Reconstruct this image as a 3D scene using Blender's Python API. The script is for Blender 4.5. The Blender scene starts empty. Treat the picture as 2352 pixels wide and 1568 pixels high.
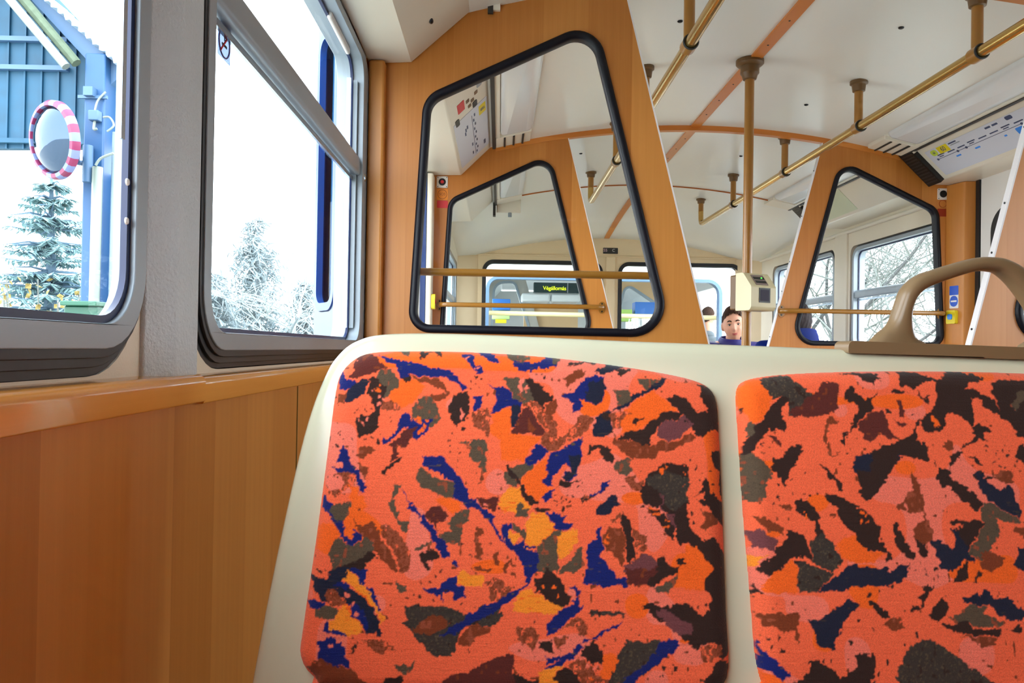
import bpy, bmesh, math, random
import numpy as np
from mathutils import Vector, Matrix
from mathutils.geometry import tessellate_polygon

scene = bpy.context.scene
COL = scene.collection
R = math.radians
PI = math.pi

# ------------------------------------------------------------------ camera
# metres, z up, y along the tram, x across it.  The lens sits at (0, 0, 1.15).
FPX, IW, IH = 1750.0, 2352, 1568
EYE = Vector((0, 0, 1.15))
_d = Vector(((1147 - 1176) / FPX, -(800 - 784) / FPX, -1.0)).normalized()
_rho = 0.0165
_u = Vector((math.sin(_rho), math.cos(_rho), 0)); _u = (_u - _d * _u.dot(_d)).normalized()
_x = _d.cross(_u)
ROT = Matrix((_x, _d, _u))
def ray(px, py):
    return ROT @ Vector(((px - IW / 2) / FPX, -(py - IH / 2) / FPX, -1.0))
def at_y(px, py, y):            # where the sight line meets a plane across the tram
    r = ray(px, py); return EYE + r * (y / r.y)
def at_x(px, py, x):            # ... a plane along the tram
    r = ray(px, py); return EYE + r * (x / r.x)
cam_data = bpy.data.cameras.new('camera')
cam_data.sensor_width = 36; cam_data.lens = 36 * FPX / IW
cam_data.clip_start = 0.02; cam_data.clip_end = 400
cam = bpy.data.objects.new('camera', cam_data); COL.objects.link(cam)
cam.matrix_world = Matrix.Translation(EYE) @ ROT.to_4x4()
scene.camera = cam

# ------------------------------------------------------------------ helpers
def lin(r, g, b):
    f = lambda c: (c / 255 / 12.92) if c / 255 <= 0.04045 else ((c / 255 + 0.055) / 1.055) ** 2.4
    return (f(r), f(g), f(b))

def fillet(pts, rad, n=8):
    out = []; N = len(pts)
    if not hasattr(rad, '__len__'): rad = [rad] * N
    for i in range(N):
        p0, p, p1 = Vector(pts[i - 1]), Vector(pts[i]), Vector(pts[(i + 1) % N])
        a = (p0 - p).normalized(); b = (p1 - p).normalized()
        ang = a.angle(b)
        if rad[i] <= 0 or ang > PI - .02: out.append(tuple(p)); continue
        t = min(rad[i] / math.tan(ang / 2), (p0 - p).length * .49, (p1 - p).length * .49)
        r = t * math.tan(ang / 2)
        c = p + (a + b).normalized() * (r / math.sin(ang / 2))
        s, e = p + a * t - c, p + b * t - c
        a0 = math.atan2(s.y, s.x); a1 = math.atan2(e.y, e.x)
        da = (a1 - a0 + PI) % (2 * PI) - PI
        for k in range(n + 1):
            an = a0 + da * k / n
            out.append((c.x + r * math.cos(an), c.y + r * math.sin(an)))
    return out
def area2(p): return sum(p[i - 1][0] * p[i][1] - p[i][0] * p[i - 1][1] for i in range(len(p)))
def inset(pts, d):
    s = 1 if area2(pts) > 0 else -1
    out = []; N = len(pts)
    for i in range(N):
        a = Vector(pts[i]) - Vector(pts[i - 1]); b = Vector(pts[(i + 1) % N]) - Vector(pts[i])
        a = a.normalized() if a.length > 1e-9 else b.normalized(); b = b.normalized() if b.length > 1e-9 else a
        na, nb = Vector((-a.y, a.x)) * s, Vector((-b.y, b.x)) * s
        m = na + nb
        m = m / max(m.length_squared, .3) * 2
        out.append((pts[i][0] + m.x * d, pts[i][1] + m.y * d))
    return out
def rrect(u0, u1, v0, v1, r, n=8): return fillet([(u0, v0), (u1, v0), (u1, v1), (u0, v1)], r, n)
def spline(pts, n=8, closed=False):
    P = [Vector(p) for p in pts]; out = []; N = len(P)
    rng = range(N) if closed else range(N - 1)
    for i in rng:
        g = (lambda k: P[k % N]) if closed else (lambda k: P[min(max(k, 0), N - 1)])
        p0, p1, p2, p3 = g(i - 1), g(i), g(i + 1), g(i + 2)
        for k in range(n):
            t = k / n
            out.append(.5 * (2 * p1 + (p2 - p0) * t + (2 * p0 - 5 * p1 + 4 * p2 - p3) * t * t + (3 * p1 - p0 - 3 * p2 + p3) * t ** 3))
    if not closed: out.append(P[-1])
    return [tuple(p) for p in out]

WLOC = {}
class MB:
    def __init__(s): s.v = []; s.f = []
    def add(s, vs, fs):
        o = len(s.v); s.v += [tuple(v) for v in vs]; s.f += [tuple(i + o for i in f) for f in fs]; return s
    def box(s, x0, x1, y0, y1, z0, z1):
        vs = [(x, y, z) for z in (z0, z1) for y in (y0, y1) for x in (x0, x1)]
        return s.add(vs, [(0, 2, 3, 1), (4, 5, 7, 6), (0, 1, 5, 4), (2, 6, 7, 3), (0, 4, 6, 2), (1, 3, 7, 5)])
    def prism(s, outer, f, d0, d1, holes=()):
        """outline (with holes) in (u, v), swept from d0 to d1; f(u, v, d) gives the point"""
        loops = [list(outer)] + [list(h) for h in holes]
        flat = [p for l in loops for p in l]
        tri = tessellate_polygon([[Vector((p[0], p[1], 0)) for p in l] for l in loops])
        n = len(flat)
        vs = [f(p[0], p[1], d0) for p in flat] + [f(p[0], p[1], d1) for p in flat]
        fs = []
        for t in tri:
            fs.append(tuple(t)); fs.append(tuple(i + n for i in reversed(t)))
        o = 0
        for l in loops:
            m = len(l)
            for i in range(m):
                j = (i + 1) % m
                fs.append((o + i, o + i + n, o + j + n, o + j))
            o += m
        return s.add(vs, fs)
    def tube(s, path, r, n=14, closed=False, cap=True):
        P = [Vector(p) for p in path]; N = len(P)
        rr = r if hasattr(r, '__len__') else [r] * N
        rings = []; prev = None
        for i in range(N):
            if closed: t = P[(i + 1) % N] - P[i - 1]
            else: t = P[min(i + 1, N - 1)] - P[max(i - 1, 0)]
            t = t.normalized() if t.length > 1e-9 else Vector((0, 0, 1))
            if prev is None:
                up = Vector((0, 0, 1)) if abs(t.z) < .9 else Vector((1, 0, 0))
                a = t.cross(up).normalized()
            else:
                a = prev - t * prev.dot(t); a = a.normalized() if a.length > 1e-6 else t.orthogonal().normalized()
            prev = a; b = t.cross(a)
            rings.append([P[i] + (a * math.cos(2 * PI * k / n) + b * math.sin(2 * PI * k / n)) * rr[i] for k in range(n)])
        vs = [v for rg in rings for v in rg]; fs = []
        M = N if closed else N - 1
        for i in range(M):
            j = (i + 1) % N
            for k in range(n):
                l = (k + 1) % n
                fs.append((i * n + k, i * n + l, j * n + l, j * n + k))
        if cap and not closed:
            fs.append(tuple(reversed(range(n)))); fs.append(tuple((N - 1) * n + k for k in range(n)))
        return s.add(vs, fs)
    def lathe(s, prof, c, axis=(0, 0, 1), n=32):
        """profile of (radius, height) turned about an axis through c"""
        q = Vector((0, 0, 1)).rotation_difference(Vector(axis).normalized()); c = Vector(c)
        vs = [c + q @ Vector((r * math.cos(2 * PI * k / n), r * math.sin(2 * PI * k / n), h)) for r, h in prof for k in range(n)]
        fs = []
        for i in range(len(prof) - 1):
            for k in range(n):
                l = (k + 1) % n
                fs.append((i * n + k, i * n + l, (i + 1) * n + l, (i + 1) * n + k))
        fs.append(tuple(reversed(range(n)))); fs.append(tuple((len(prof) - 1) * n + k for k in range(n)))
        return s.add(vs, fs)
    def ball(s, c, rx, ry=None, rz=None, n=16, m=10, rot=None):
        ry = ry or rx; rz = rz or rx; c = Vector(c)
        vs = []
        for i in range(1, m):
            for k in range(n):
                th = PI * i / m; ph = 2 * PI * k / n
                p = Vector((rx * math.sin(th) * math.cos(ph), ry * math.sin(th) * math.sin(ph), rz * math.cos(th)))
                vs.append(c + (rot @ p if rot else p))
        p = Vector((0, 0, rz)); vs.append(c + (rot @ p if rot else p)); p = -p; vs.append(c + (rot @ p if rot else p))
        fs = []
        for i in range(m - 2):
            for k in range(n):
                l = (k + 1) % n
                fs.append((i * n + k, (i + 1) * n + k, (i + 1) * n + l, i * n + l))
        T, B = (m - 1) * n, (m - 1) * n + 1
        for k in range(n):
            l = (k + 1) % n
            fs.append((T, k, l)); fs.append((B, (m - 2) * n + l, (m - 2) * n + k))
        return s.add(vs, fs)
    def build(s, name, mat, parent=None, bevel=0, smooth=True, angle=38, segs=2, xf=None):
        me = bpy.data.meshes.new(name)
        off = WLOC.get(parent.name, Vector()) if parent else Vector()
        vs = [Vector(v) for v in s.v]
        if xf: vs = [xf @ v for v in vs]
        me.from_pydata([v - off for v in vs], [], s.f)
        bm = bmesh.new(); bm.from_mesh(me)
        bmesh.ops.remove_doubles(bm, verts=bm.verts, dist=1e-6)
        bmesh.ops.recalc_face_normals(bm, faces=bm.faces)
        bm.to_mesh(me); bm.free()
        o = bpy.data.objects.new(name, me); COL.objects.link(o)
        if mat: me.materials.append(mat)
        if parent:
            o.parent = parent; WLOC[o.name] = off
        else: WLOC[o.name] = Vector()
        if smooth:
            me.polygons.foreach_set('use_smooth', [True] * len(me.polygons))
            me.set_sharp_from_angle(angle=R(angle))
        if bevel:
            b = o.modifiers.new('bevel', 'BEVEL'); b.width = bevel; b.segments = segs; b.limit_method = 'ANGLE'; b.angle_limit = R(40); b.harden_normals = False
        return o

def empty(name, loc, label, cat, group=None):
    o = bpy.data.objects.new(name, None); COL.objects.link(o); o.location = loc
    o.empty_display_size = .05
    WLOC[o.name] = Vector(loc)
    return tag(o, label, cat, group)
def tag(o, label, cat, group=None, kind=None):
    if label: o['label'] = label
    if cat: o['category'] = cat
    if group: o['group'] = group
    if kind: o['kind'] = kind
    return o
def structure(o, label=None):
    o['kind'] = 'structure'
    if label: o['label'] = label
    return o
def shell(name, loc=(0, 0, 0), label=None):
    o = bpy.data.objects.new(name, None); COL.objects.link(o); o.location = loc; WLOC[o.name] = Vector(loc)
    return structure(o, label)
def dup(root, d, label=None, cat=None, group=None):
    """copy a thing with its parts and sub-parts, moved by d"""
    r = root.copy(); COL.objects.link(r); r.location = root.location + Vector(d)
    if label: r['label'] = label
    if group: r['group'] = group
    for ch in [c for c in bpy.data.objects if c.parent == root]:
        c = ch.copy(); COL.objects.link(c); c.parent = r
        for g in [k for k in bpy.data.objects if k.parent == ch]:
            e = g.copy(); COL.objects.link(e); e.parent = c
    return r
XZ = lambda u, v, d: (u, d, v)      # outline seen along the tram
YZ = lambda u, v, d: (d, u, v)      # outline seen across the tram
XY = lambda u, v, d: (u, v, d)

def text_mesh(name, body, size, mat, parent, M, depth=.0004, align='CENTER', spacing=1.0):
    cu = bpy.data.curves.new(name, 'FONT'); cu.body = body; cu.size = size; cu.extrude = depth
    cu.align_x = align; cu.align_y = 'CENTER'; cu.space_character = spacing
    t = bpy.data.objects.new(name, cu); COL.objects.link(t)
    dg = bpy.context.evaluated_depsgraph_get()
    me = bpy.data.meshes.new_from_object(t.evaluated_get(dg))
    bpy.data.objects.remove(t); bpy.data.curves.remove(cu)
    off = WLOC.get(parent.name, Vector()) if parent else Vector()
    me.transform(Matrix.Translation(-off) @ M)
    o = bpy.data.objects.new(name, me); COL.objects.link(o); me.materials.clear(); me.materials.append(mat)
    if parent: o.parent = parent
    WLOC[o.name] = off
    return o
def frame_at(origin, right, up):
    r = Vector(right).normalized(); u = Vector(up); u = (u - r * u.dot(r)).normalized(); n = r.cross(u)
    M = Matrix((r, u, n)).transposed().to_4x4(); M.translation = Vector(origin)
    return M

# ------------------------------------------------------------------ materials
def new_mat(name):
    m = bpy.data.materials.new(name); m.use_nodes = True
    nt = m.node_tree; return m, nt, nt.nodes['Principled BSDF']
def node(nt, kind, **kw):
    n = nt.nodes.new(kind)
    for k, v in kw.items(): setattr(n, k, v)
    return n
def plain(name, rgb, rough=.5, metal=0, spec=.5, vary=.08, scale=6, bump=0, bscale=200, coat=0, emit=None, estr=0):
    m, nt, b = new_mat(name)
    c = lin(*rgb)
    b.inputs['Roughness'].default_value = rough; b.inputs['Metallic'].default_value = metal
    b.inputs['Specular IOR Level'].default_value = spec; b.inputs['Coat Weight'].default_value = coat
    b.inputs['Coat Roughness'].default_value = .12
    tc = node(nt, 'ShaderNodeTexCoord')
    nz = node(nt, 'ShaderNodeTexNoise'); nz.inputs['Scale'].default_value = scale; nz.inputs['Detail'].default_value = 4
    nt.links.new(tc.outputs['Object'], nz.inputs['Vector'])
    mx = node(nt, 'ShaderNodeMix', data_type='RGBA')
    mx.inputs[6].default_value = (*[x * (1 - vary) for x in c], 1); mx.inputs[7].default_value = (*[min(1, x * (1 + vary)) for x in c], 1)
    nt.links.new(nz.outputs['Fac'], mx.inputs[0]); nt.links.new(mx.outputs[2], b.inputs['Base Color'])
    if bump:
        n2 = node(nt, 'ShaderNodeTexNoise'); n2.inputs['Scale'].default_value = bscale; n2.inputs['Detail'].default_value = 2
        nt.links.new(tc.outputs['Object'], n2.inputs['Vector'])
        bp = node(nt, 'ShaderNodeBump'); bp.inputs['Strength'].default_value = bump; bp.inputs['Distance'].default_value = .002
        nt.links.new(n2.outputs['Fac'], bp.inputs['Height']); nt.links.new(bp.outputs['Normal'], b.inputs['Normal'])
    if emit:
        b.inputs['Emission Color'].default_value = (*lin(*emit), 1); b.inputs['Emission Strength'].default_value = estr
    return m
def wood_mat(name, dark, light, width=.115, rough=.38, grain='z'):
    m, nt, b = new_mat(name)
    tc = node(nt, 'ShaderNodeTexCoord'); L = nt.links.new
    sx = node(nt, 'ShaderNodeSeparateXYZ'); L(tc.outputs['Object'], sx.inputs[0])
    def math_(op, a, bb=None):
        n = node(nt, 'ShaderNodeMath', operation=op)
        for i, q in enumerate((a, bb)):
            if q is None: continue
            if isinstance(q, (int, float)): n.inputs[i].default_value = q
            else: L(q, n.inputs[i])
        return n.outputs[0]
    s = math_('ADD', sx.outputs[0], math_('MULTIPLY', sx.outputs[1], 1.0)) if grain == 'z' else sx.outputs[2]
    cell = math_('FLOOR', math_('DIVIDE', s, width))
    wn = node(nt, 'ShaderNodeTexWhiteNoise', noise_dimensions='1D'); L(cell, wn.inputs['W'])
    cx = node(nt, 'ShaderNodeCombineXYZ')
    if grain == 'z':
        L(math_('MULTIPLY', s, 90.0), cx.inputs[0]); L(math_('MULTIPLY', sx.outputs[2], 2.2), cx.inputs[2])
    else:
        L(math_('MULTIPLY', math_('ADD', sx.outputs[0], sx.outputs[1]), 2.2), cx.inputs[0]); L(math_('MULTIPLY', s, 90.0), cx.inputs[2])
    L(math_('MULTIPLY', wn.outputs['Value'], 37.0), cx.inputs[1])
    nz = node(nt, 'ShaderNodeTexNoise'); nz.inputs['Scale'].default_value = 1.0; nz.inputs['Detail'].default_value = 5; nz.inputs['Roughness'].default_value = .65
    L(cx.outputs[0], nz.inputs['Vector'])
    fac = math_('ADD', math_('MULTIPLY', wn.outputs['Value'], .55), math_('MULTIPLY', nz.outputs['Fac'], .55))
    mx = node(nt, 'ShaderNodeMix', data_type='RGBA'); L(fac, mx.inputs[0])
    mx.inputs[6].default_value = (*lin(*dark), 1); mx.inputs[7].default_value = (*lin(*light), 1)
    L(mx.outputs[2], b.inputs['Base Color']); b.inputs['Roughness'].default_value = rough
    b.inputs['Specular IOR Level'].default_value = .45
    return m
def glass_mat(name, tint=(1, 1, 1), refl=.6):
    m, nt, b = new_mat(name); nt.nodes.remove(b)
    out = nt.nodes['Material Output']; L = nt.links.new
    tr = node(nt, 'ShaderNodeBsdfTransparent'); tr.inputs[0].default_value = (*tint, 1)
    gl = node(nt, 'ShaderNodeBsdfGlossy'); gl.inputs['Roughness'].default_value = .02
    fr = node(nt, 'ShaderNodeFresnel'); fr.inputs['IOR'].default_value = 1.45
    ge = node(nt, 'ShaderNodeNewGeometry'); iv = node(nt, 'ShaderNodeMath', operation='SUBTRACT'); iv.inputs[0].default_value = refl
    L(ge.outputs['Backfacing'], iv.inputs[1]); cl = node(nt, 'ShaderNodeMath', operation='MAXIMUM'); L(iv.outputs[0], cl.inputs[0]); cl.inputs[1].default_value = 0
    mu = node(nt, 'ShaderNodeMath', operation='MULTIPLY'); L(cl.outputs[0], mu.inputs[1]); L(fr.outputs[0], mu.inputs[0])
    mx = node(nt, 'ShaderNodeMixShader'); L(mu.outputs[0], mx.inputs[0]); L(tr.outputs[0], mx.inputs[1]); L(gl.outputs[0], mx.inputs[2])
    L(mx.outputs[0], out.inputs['Surface'])
    return m

M = {}
M['wood'] = wood_mat('beech_veneer', (168, 98, 30), (212, 146, 72))
M['wood_dark'] = wood_mat('beech_trim', (160, 84, 26), (196, 112, 44), rough=.3, grain='y')
M['ledge'] = wood_mat('beech_ledge', (196, 118, 46), (226, 158, 78), rough=.2, grain='y', width=.4)
M['ledge'].node_tree.nodes['Principled BSDF'].inputs['Coat Weight'].default_value = .5
M['cream'] = plain('cream_wall', (222, 214, 196), .45, bump=.15, bscale=350)
M['pillar'] = plain('cream_pillar_paint', (190, 200, 208), .42, bump=.6, bscale=260)
M['ceiling'] = plain('ceiling_laminate', (226, 228, 222), .28, vary=.03, scale=1.5)
M['cove'] = plain('cove_laminate', (226, 222, 208), .3, vary=.04)
M['lamp'] = plain('lamp_diffuser', (222, 228, 232), .22, vary=.03)
M['alu'] = plain('window_frame_paint', (146, 158, 168), .35, metal=.1, vary=.06, scale=12)
M['alu_bright'] = plain('bare_aluminium', (176, 190, 204), .25, metal=.85, vary=.05)
M['rubber'] = plain('navy_rubber', (7, 9, 22), .45, spec=.3, vary=.2)
M['gasket'] = plain('black_gasket', (22, 25, 32), .48, vary=.15)
M['blue_rubber'] = plain('blue_rubber', (0, 50, 116), .4, vary=.15)
M['glass'] = glass_mat('window_glass', (.97, .99, 1.0), .18)
M['glass_in'] = glass_mat('partition_glass', (.985, .99, .985), .10)
M['shell'] = plain('seat_shell_plastic', (214, 214, 186), .24, vary=.03, scale=3, coat=.3)
M['shell_back'] = plain('seat_back_plastic', (120, 100, 60), .4)
M['handle'] = plain('grab_handle_plastic', (128, 104, 74), .3, vary=.06)
M['ochre'] = plain('ochre_powder_coat', (152, 104, 34), .32, vary=.08, coat=.25)
M['brass'] = plain('brass_rail', (196, 160, 92), .2, metal=.85, vary=.06)
M['collar'] = plain('dark_collar', (104, 76, 42), .4, vary=.1)
M['white'] = plain('white_plastic', (228, 228, 226), .4, vary=.03)
M['white_trim'] = plain('white_edge_trim', (226, 224, 226), .35, vary=.03)
M['black'] = plain('black_plastic', (12, 13, 17), .5, vary=.2)
M['dark'] = plain('dark_grey', (44, 46, 46), .5)
M['screw'] = plain('dark_screw', (40, 44, 48), .35, metal=.6)
M['validator'] = plain('validator_plastic', (206, 198, 160), .3, vary=.04)
M['red'] = plain('red_print', (204, 40, 48), .45)
M['orange'] = plain('orange_print', (228, 138, 30), .45)
M['yellow'] = plain('yellow_print', (224, 206, 30), .45)
M['lime'] = plain('lime_print', (190, 210, 70), .5)
M['blue'] = plain('blue_print', (28, 84, 200), .45)
M['paper'] = plain('map_paper', (206, 212, 226), .4, vary=.02)
M['ink'] = plain('map_ink', (66, 78, 112), .5)
M['lightblue'] = plain('map_blue', (60, 140, 236), .5)
M['led_green'] = plain('status_led', (40, 220, 60), .4, emit=(90, 255, 90), estr=2)
M['led_text'] = plain('display_text', (210, 230, 30), .4, emit=(220, 240, 30), estr=1.6)
M['floor'] = plain('floor_vinyl', (118, 116, 112), .5, bump=.2)
M['glass_blue'] = glass_mat('tinted_door_glass', (.075, .17, .26), .2)
M['door_paint'] = plain('grey_blue_door_paint', (44, 62, 78), .4)
M['tan_wall'] = plain('tan_rear_wall', (228, 206, 168), .45, bump=.1, bscale=350)
M['film'] = glass_mat('sticker_film', (.27, .31, .39), .3)
M['seal_navy'] = plain('navy_glazing_seal', (2, 24, 72), .4, vary=.1)
M['wood_glare'] = wood_mat('veneer_with_glare', (184, 124, 76), (216, 160, 108))  # wood paled to carry the window glare on the nearer far-side partition
SKY, EXPO = 8.5, 0.08
# ------------------------------------------------------------------ room numbers
WL, WR = -.335, 2.035           # inner faces of the side walls
CX = .85                        # middle of the aisle
D1, D2, YB, YN = 1.95, 3.30, 6.05, -1.7
TH = .020                       # partition thickness
def zc(x, y=0):                 # arched ceiling, falling away to the rear window
    t = max(0, (y - 4.5) / 1.55)
    return 2.135 - .14 * (x - CX) ** 2 - .095 * t * t

# floor
structure(MB().box(WL - .07, WR + .07, YN, YB + .06, -.06, 0).build('floor', M['floor']))
# ceiling sheet (with thickness) + screws
mb = MB(); xs = [WL - .05 + i * (WR - WL + .1) / 40 for i in range(41)]; ys = [YN + i * (4.5 - YN) / 20 for i in range(21)] + [4.5 + i * 1.55 / 12 for i in range(1, 13)]
vs = []; fs = []
for y in ys:
    for x in xs: vs.append((x, y, zc(x, y)))
n = len(xs); N = len(vs)
vs += [(v[0], v[1], v[2] + .03) for v in vs]
for j in range(len(ys) - 1):
    for i in range(n - 1):
        a = j * n + i
        fs.append((a, a + 1, a + n + 1, a + n)); fs.append((a + N, a + n + N, a + n + 1 + N, a + 1 + N))
ceiling = structure(mb.add(vs, fs).build('ceiling', M['ceiling']))
mb = MB()
for px, py in ((1562, 48), (2070, 63), (1852, 240), (1702, 358), (1334, 352)):
    r = ray(px, py); t = 1.0
    for _ in range(12): t = (zc((EYE + r * t).x, (EYE + r * t).y) - EYE.z) / r.z
    p = EYE + r * t
    o = MB().lathe([(.008, 0), (.008, -.003), (.005, -.005)], (p.x, p.y, p.z + .0005), n=14).build('screw', M['screw'], ceiling)
# rear ceiling joint bead
o = MB().tube([(x, 4.5, zc(x) - .002) for x in [-.02 + i * 1.64 / 30 for i in range(31)]], .0045, 8).build('joint_bead', M['wood_dark'], ceiling)
# wooden strip down the middle of the ceiling
def strip_sec(mb, x0, x1, ya, yb, t=.007, n=60):
    vs = []; fs = []
    for i in range(n + 1):
        y = ya + (yb - ya) * i / n
        for x in (x0, x1): vs += [(x, y, zc(x, y) + .002), (x, y, zc(x, y) - t)]
    for i in range(n):
        a = i * 4; b = a + 4
        fs += [(a + 1, a + 3, b + 3, b + 1), (a, b, b + 2, a + 2), (a, a + 1, b + 1, b), (a + 2, b + 2, b + 3, a + 3)]
    fs += [(0, 2, 3, 1), (n * 4, n * 4 + 1, n * 4 + 3, n * 4 + 2)]
    mb.add(vs, fs)
mb = MB(); strip_sec(mb, .818, .858, YN, 6.03)
M['wood_strip'] = wood_mat('cherry_strip', (186, 106, 36), (214, 142, 66), rough=.35, grain='y')
trim1 = structure(mb.build('trim_1', M['wood_strip']), 'narrow wooden strip along the middle of the white ceiling')
for i in range(24):
    y = .6 + i * .18
    MB().lathe([(.0035, 0), (.0025, -.002)], (.838, y, zc(.838, y) - .0068), n=8).build('screw', M['screw'], trim1)

# side coves: flat underside, slanted face up to the ceiling
def cove(name, side, y0, y1, prof, label):
    pts = prof + [(prof[-1][0], prof[-1][1] + .1), (prof[0][0], prof[-1][1] + .1)]
    if side > 0: pts = [(1.70 - x, z) for x, z in pts]
    return structure(MB().prism(pts, XZ, y0, y1).build(name, M['cove'], bevel=.004), label)
NEAR = [(WL - .01, 1.872), (-.237, 1.878), (-.052, 2.046)]
DOOR = [(WL - .01, 1.893), (-.178, 1.897), (-.043, 2.030)]
cv1 = cove('trim_2', -1, YN, D1 - .001, NEAR, 'cream slanted cove over the pair of windows beside the seat')
cove('trim_3', 1, YN, D1 - .001, NEAR, 'cream cove over the far wall before the pink-brown partition')
cv3 = cove('trim_4', -1, D1 + TH + .001, D2 - .003, DOOR, 'cream cove carrying the route map seen through the big partition window')
cv4 = cove('trim_5', 1, D1 + TH + .001, D2 - .003, DOOR, 'cream cove carrying the pale blue route map over the closed door')
cove('trim_6', -1, D2 + TH + .001, 4.5, DOOR, 'cream cove in the rear compartment, window side')
cove('trim_7', 1, D2 + TH + .001, 4.5, DOOR, 'cream cove in the rear compartment, ending in a black vent')
for px, py in ((986, 302), (1024, 380), (1072, 265)):
    pass
# small fixing on the near cove's slanted face
def cove_pt(px, py, A, B):
    n = Vector((A[1] - B[1], 0, B[0] - A[0])); r = ray(px, py)
    return EYE + r * (n.dot(Vector((A[0], 0, A[1])) - EYE) / n.dot(r))
p = cove_pt(990, 48, NEAR[1], NEAR[2])
MB().ball(p, .006, .012, .006).build('screw', M['screw'], cv1)

# long ceiling lamps, unlit, between cove and arch
def lamp(side, y0, y1, label, slots=True):
    fx = (lambda x: x) if side < 0 else (lambda x: 1.70 - x)
    xa, xb = sorted((fx(-.012), fx(.122)))
    t = empty('ceiling_lamp', ((xa + xb) / 2, (y0 + y1) / 2, zc((xa + xb) / 2)), label, 'lamp', 'long ceiling lamps')
    za, zb = zc(fx(-.012)) , zc(fx(.122))
    lo = min(za, zb)
    outline = rrect(xa, xb, y0, y1, .028, 8)
    mb = MB()
    rings = [(0, .03), (0, -.004), (.003, -.012), (.010, -.018), (.03, -.021)]
    vs = []; m = len(outline)
    for d, h in rings:
        for p in inset(outline, d): vs.append((p[0], p[1], zc(p[0]) + h))
    fs = [(i * m + k, i * m + (k + 1) % m, (i + 1) * m + (k + 1) % m, (i + 1) * m + k) for i in range(len(rings) - 1) for k in range(m)]
    fs.append(tuple((len(rings) - 1) * m + k for k in range(m)))
    mb.add(vs, fs); mb.build('diffuser', M['lamp'], t)
    g0, g1 = sorted((fx(-.044), fx(-.030)))
    MB().box(g0, g1, y0 - .05, y1 + .17, zc(g0) - .016, zc(g0) + .03).build('side_gap', M['dark'], t)
    b0, b1 = sorted((fx(-.030), fx(-.012)))
    MB().box(b0, b1, y0 - .05, y1 + .02, zc((b0 + b1) / 2) - .014, zc(b0) + .03).build('side_rail', M['cove'], t)
    e0, e1 = sorted((fx(-.030), fx(.118)))
    eb = MB().prism([(e0, zc(e0) - .016), (e1, zc(e1) - .014), (e1, zc(e1) + .02), (e0, zc(e0) + .02)], XZ, y1 + .02, y1 + .165).build('end_block', M['cove'], t, bevel=.003)
    if slots:
        for k in range(3):
            x = fx(.008 + k * .038)
            MB().box(x - .004, x + .004, y1 + .03, y1 + .168, zc(x) - .0195, zc(x) - .008).build('slot', M['dark'], eb)
    return t
lamp(-1, 1.99, 3.105, 'long white ceiling lamp cover seen through the big partition window')
lamp(1, 1.99, 3.105, 'long white ceiling lamp cover above the closed door')
lamp(-1, 3.36, 4.40, 'white ceiling lamp cover seen through both partition windows, window side', False)
lamp(1, 3.36, 4.40, 'white ceiling lamp cover in the rear compartment above the two men', False)

# ------------------------------------------------------------------ side walls
# window side: lower panelling, pillars, header (one window-side shell)
ZS, ZT = 1.118, 1.875           # sill and head of the window openings
wl = shell('wall_left')
MB().box(WL - .07, WL, YN, D1, 0, ZS - .004).build('wood_panel', M['wood'], wl)
for y in (1.275, .2):
    MB().box(WL - .001, WL + .0012, y - .0015, y + .0015, .1, ZS - .035).build('panel_joint', M['shell_back'], wl)
def left_pillar(y0, y1, parent):
    # pillar bows a little into the tram, rounded at its edges
    out = fillet([(WL - .028, y0), (WL - .012, y0), (WL + .003, y0 + .040), (WL + .003, y1), (WL - .028, y1)], [0, .004, .02, .006, 0], 6)
    MB().prism(out, XY, ZS - .004, ZT + .02).build('pillar', M['pillar'], parent)
left_pillar(.749, .848, wl)
MB().prism([(YN, ZS - .004), (D1 - .002, ZS - .004), (D1 - .002, 2.0), (YN, 2.0)], YZ, WL - .028, WL - .016, holes=[rrect(-.665, .747, ZS + .002, ZT, .09), rrect(.861, 1.936, ZS + .002, ZT, .09)]).build('window_surround', M['cream'], wl)
left_pillar(-.80, -.68, wl)
MB().box(WL - .075, WL - .004, 1.942, D1 - .0005, ZS - .004, ZT + .01).build('corner_strip', M['wood'], wl)
MB().box(WL - .005, -.300, 1.915, D1 - .0005, ZS - .004, 1.872).build('corner_strip', M['wood'], wl, bevel=.006)
# ledge under the windows: two lengths with a joint at the pillar
for nm, y0, y1, dz, dx in (('trim_8', YN, .846, 0, 0), ('trim_9', .8465, 1.914, -.0025, -.002)):
    pr = fillet([(WL - .07, ZS - .03), (WL + .012 + dx, ZS - .032 + dz), (WL + .012 + dx, ZS + dz - .002), (WL - .07, ZS + dz + .002)], [0, .002, .010, 0], 5)
    structure(MB().prism(pr, XZ, y0, y1).build(nm, M['ledge']), 'orange-brown wooden window ledge, %s length' % ('nearer' if dx == 0 else 'further'))

# rear part of the window side and door opening
MB().box(WL - .07, WL, 3.24, YB, 0, 1.14).build('wood_panel', M['wood'], wl)
rw0, rw1 = 4.75, 5.86
MB().prism([(3.24, 1.14), (YB, 1.14), (YB, 2.0), (3.24, 2.0)], YZ, WL - .07, WL, holes=[rrect(rw0, rw1, 1.165, 1.80, .05), rrect(3.45, 4.60, 1.165, 1.80, .05)]).build('upper_panel', M['cream'], wl)
MB().box(WL - .07, WL, D1 + TH, 3.24, 1.90, 2.0).build('door_header', M['cream'], wl)
MB().prism(fillet([(-.316, 3.215), (-.292, 3.215), (-.292, D2 - .001), (-.316, D2 - .001)], [.006, .008, 0, 0], 4), XY, 0, 1.885).build('door_post', M['cream'], wl)
MB().box(-.339, -.317, 3.215, 3.26, .05, 1.885).build('door_seal', M['blue_rubber'], wl)

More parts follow.
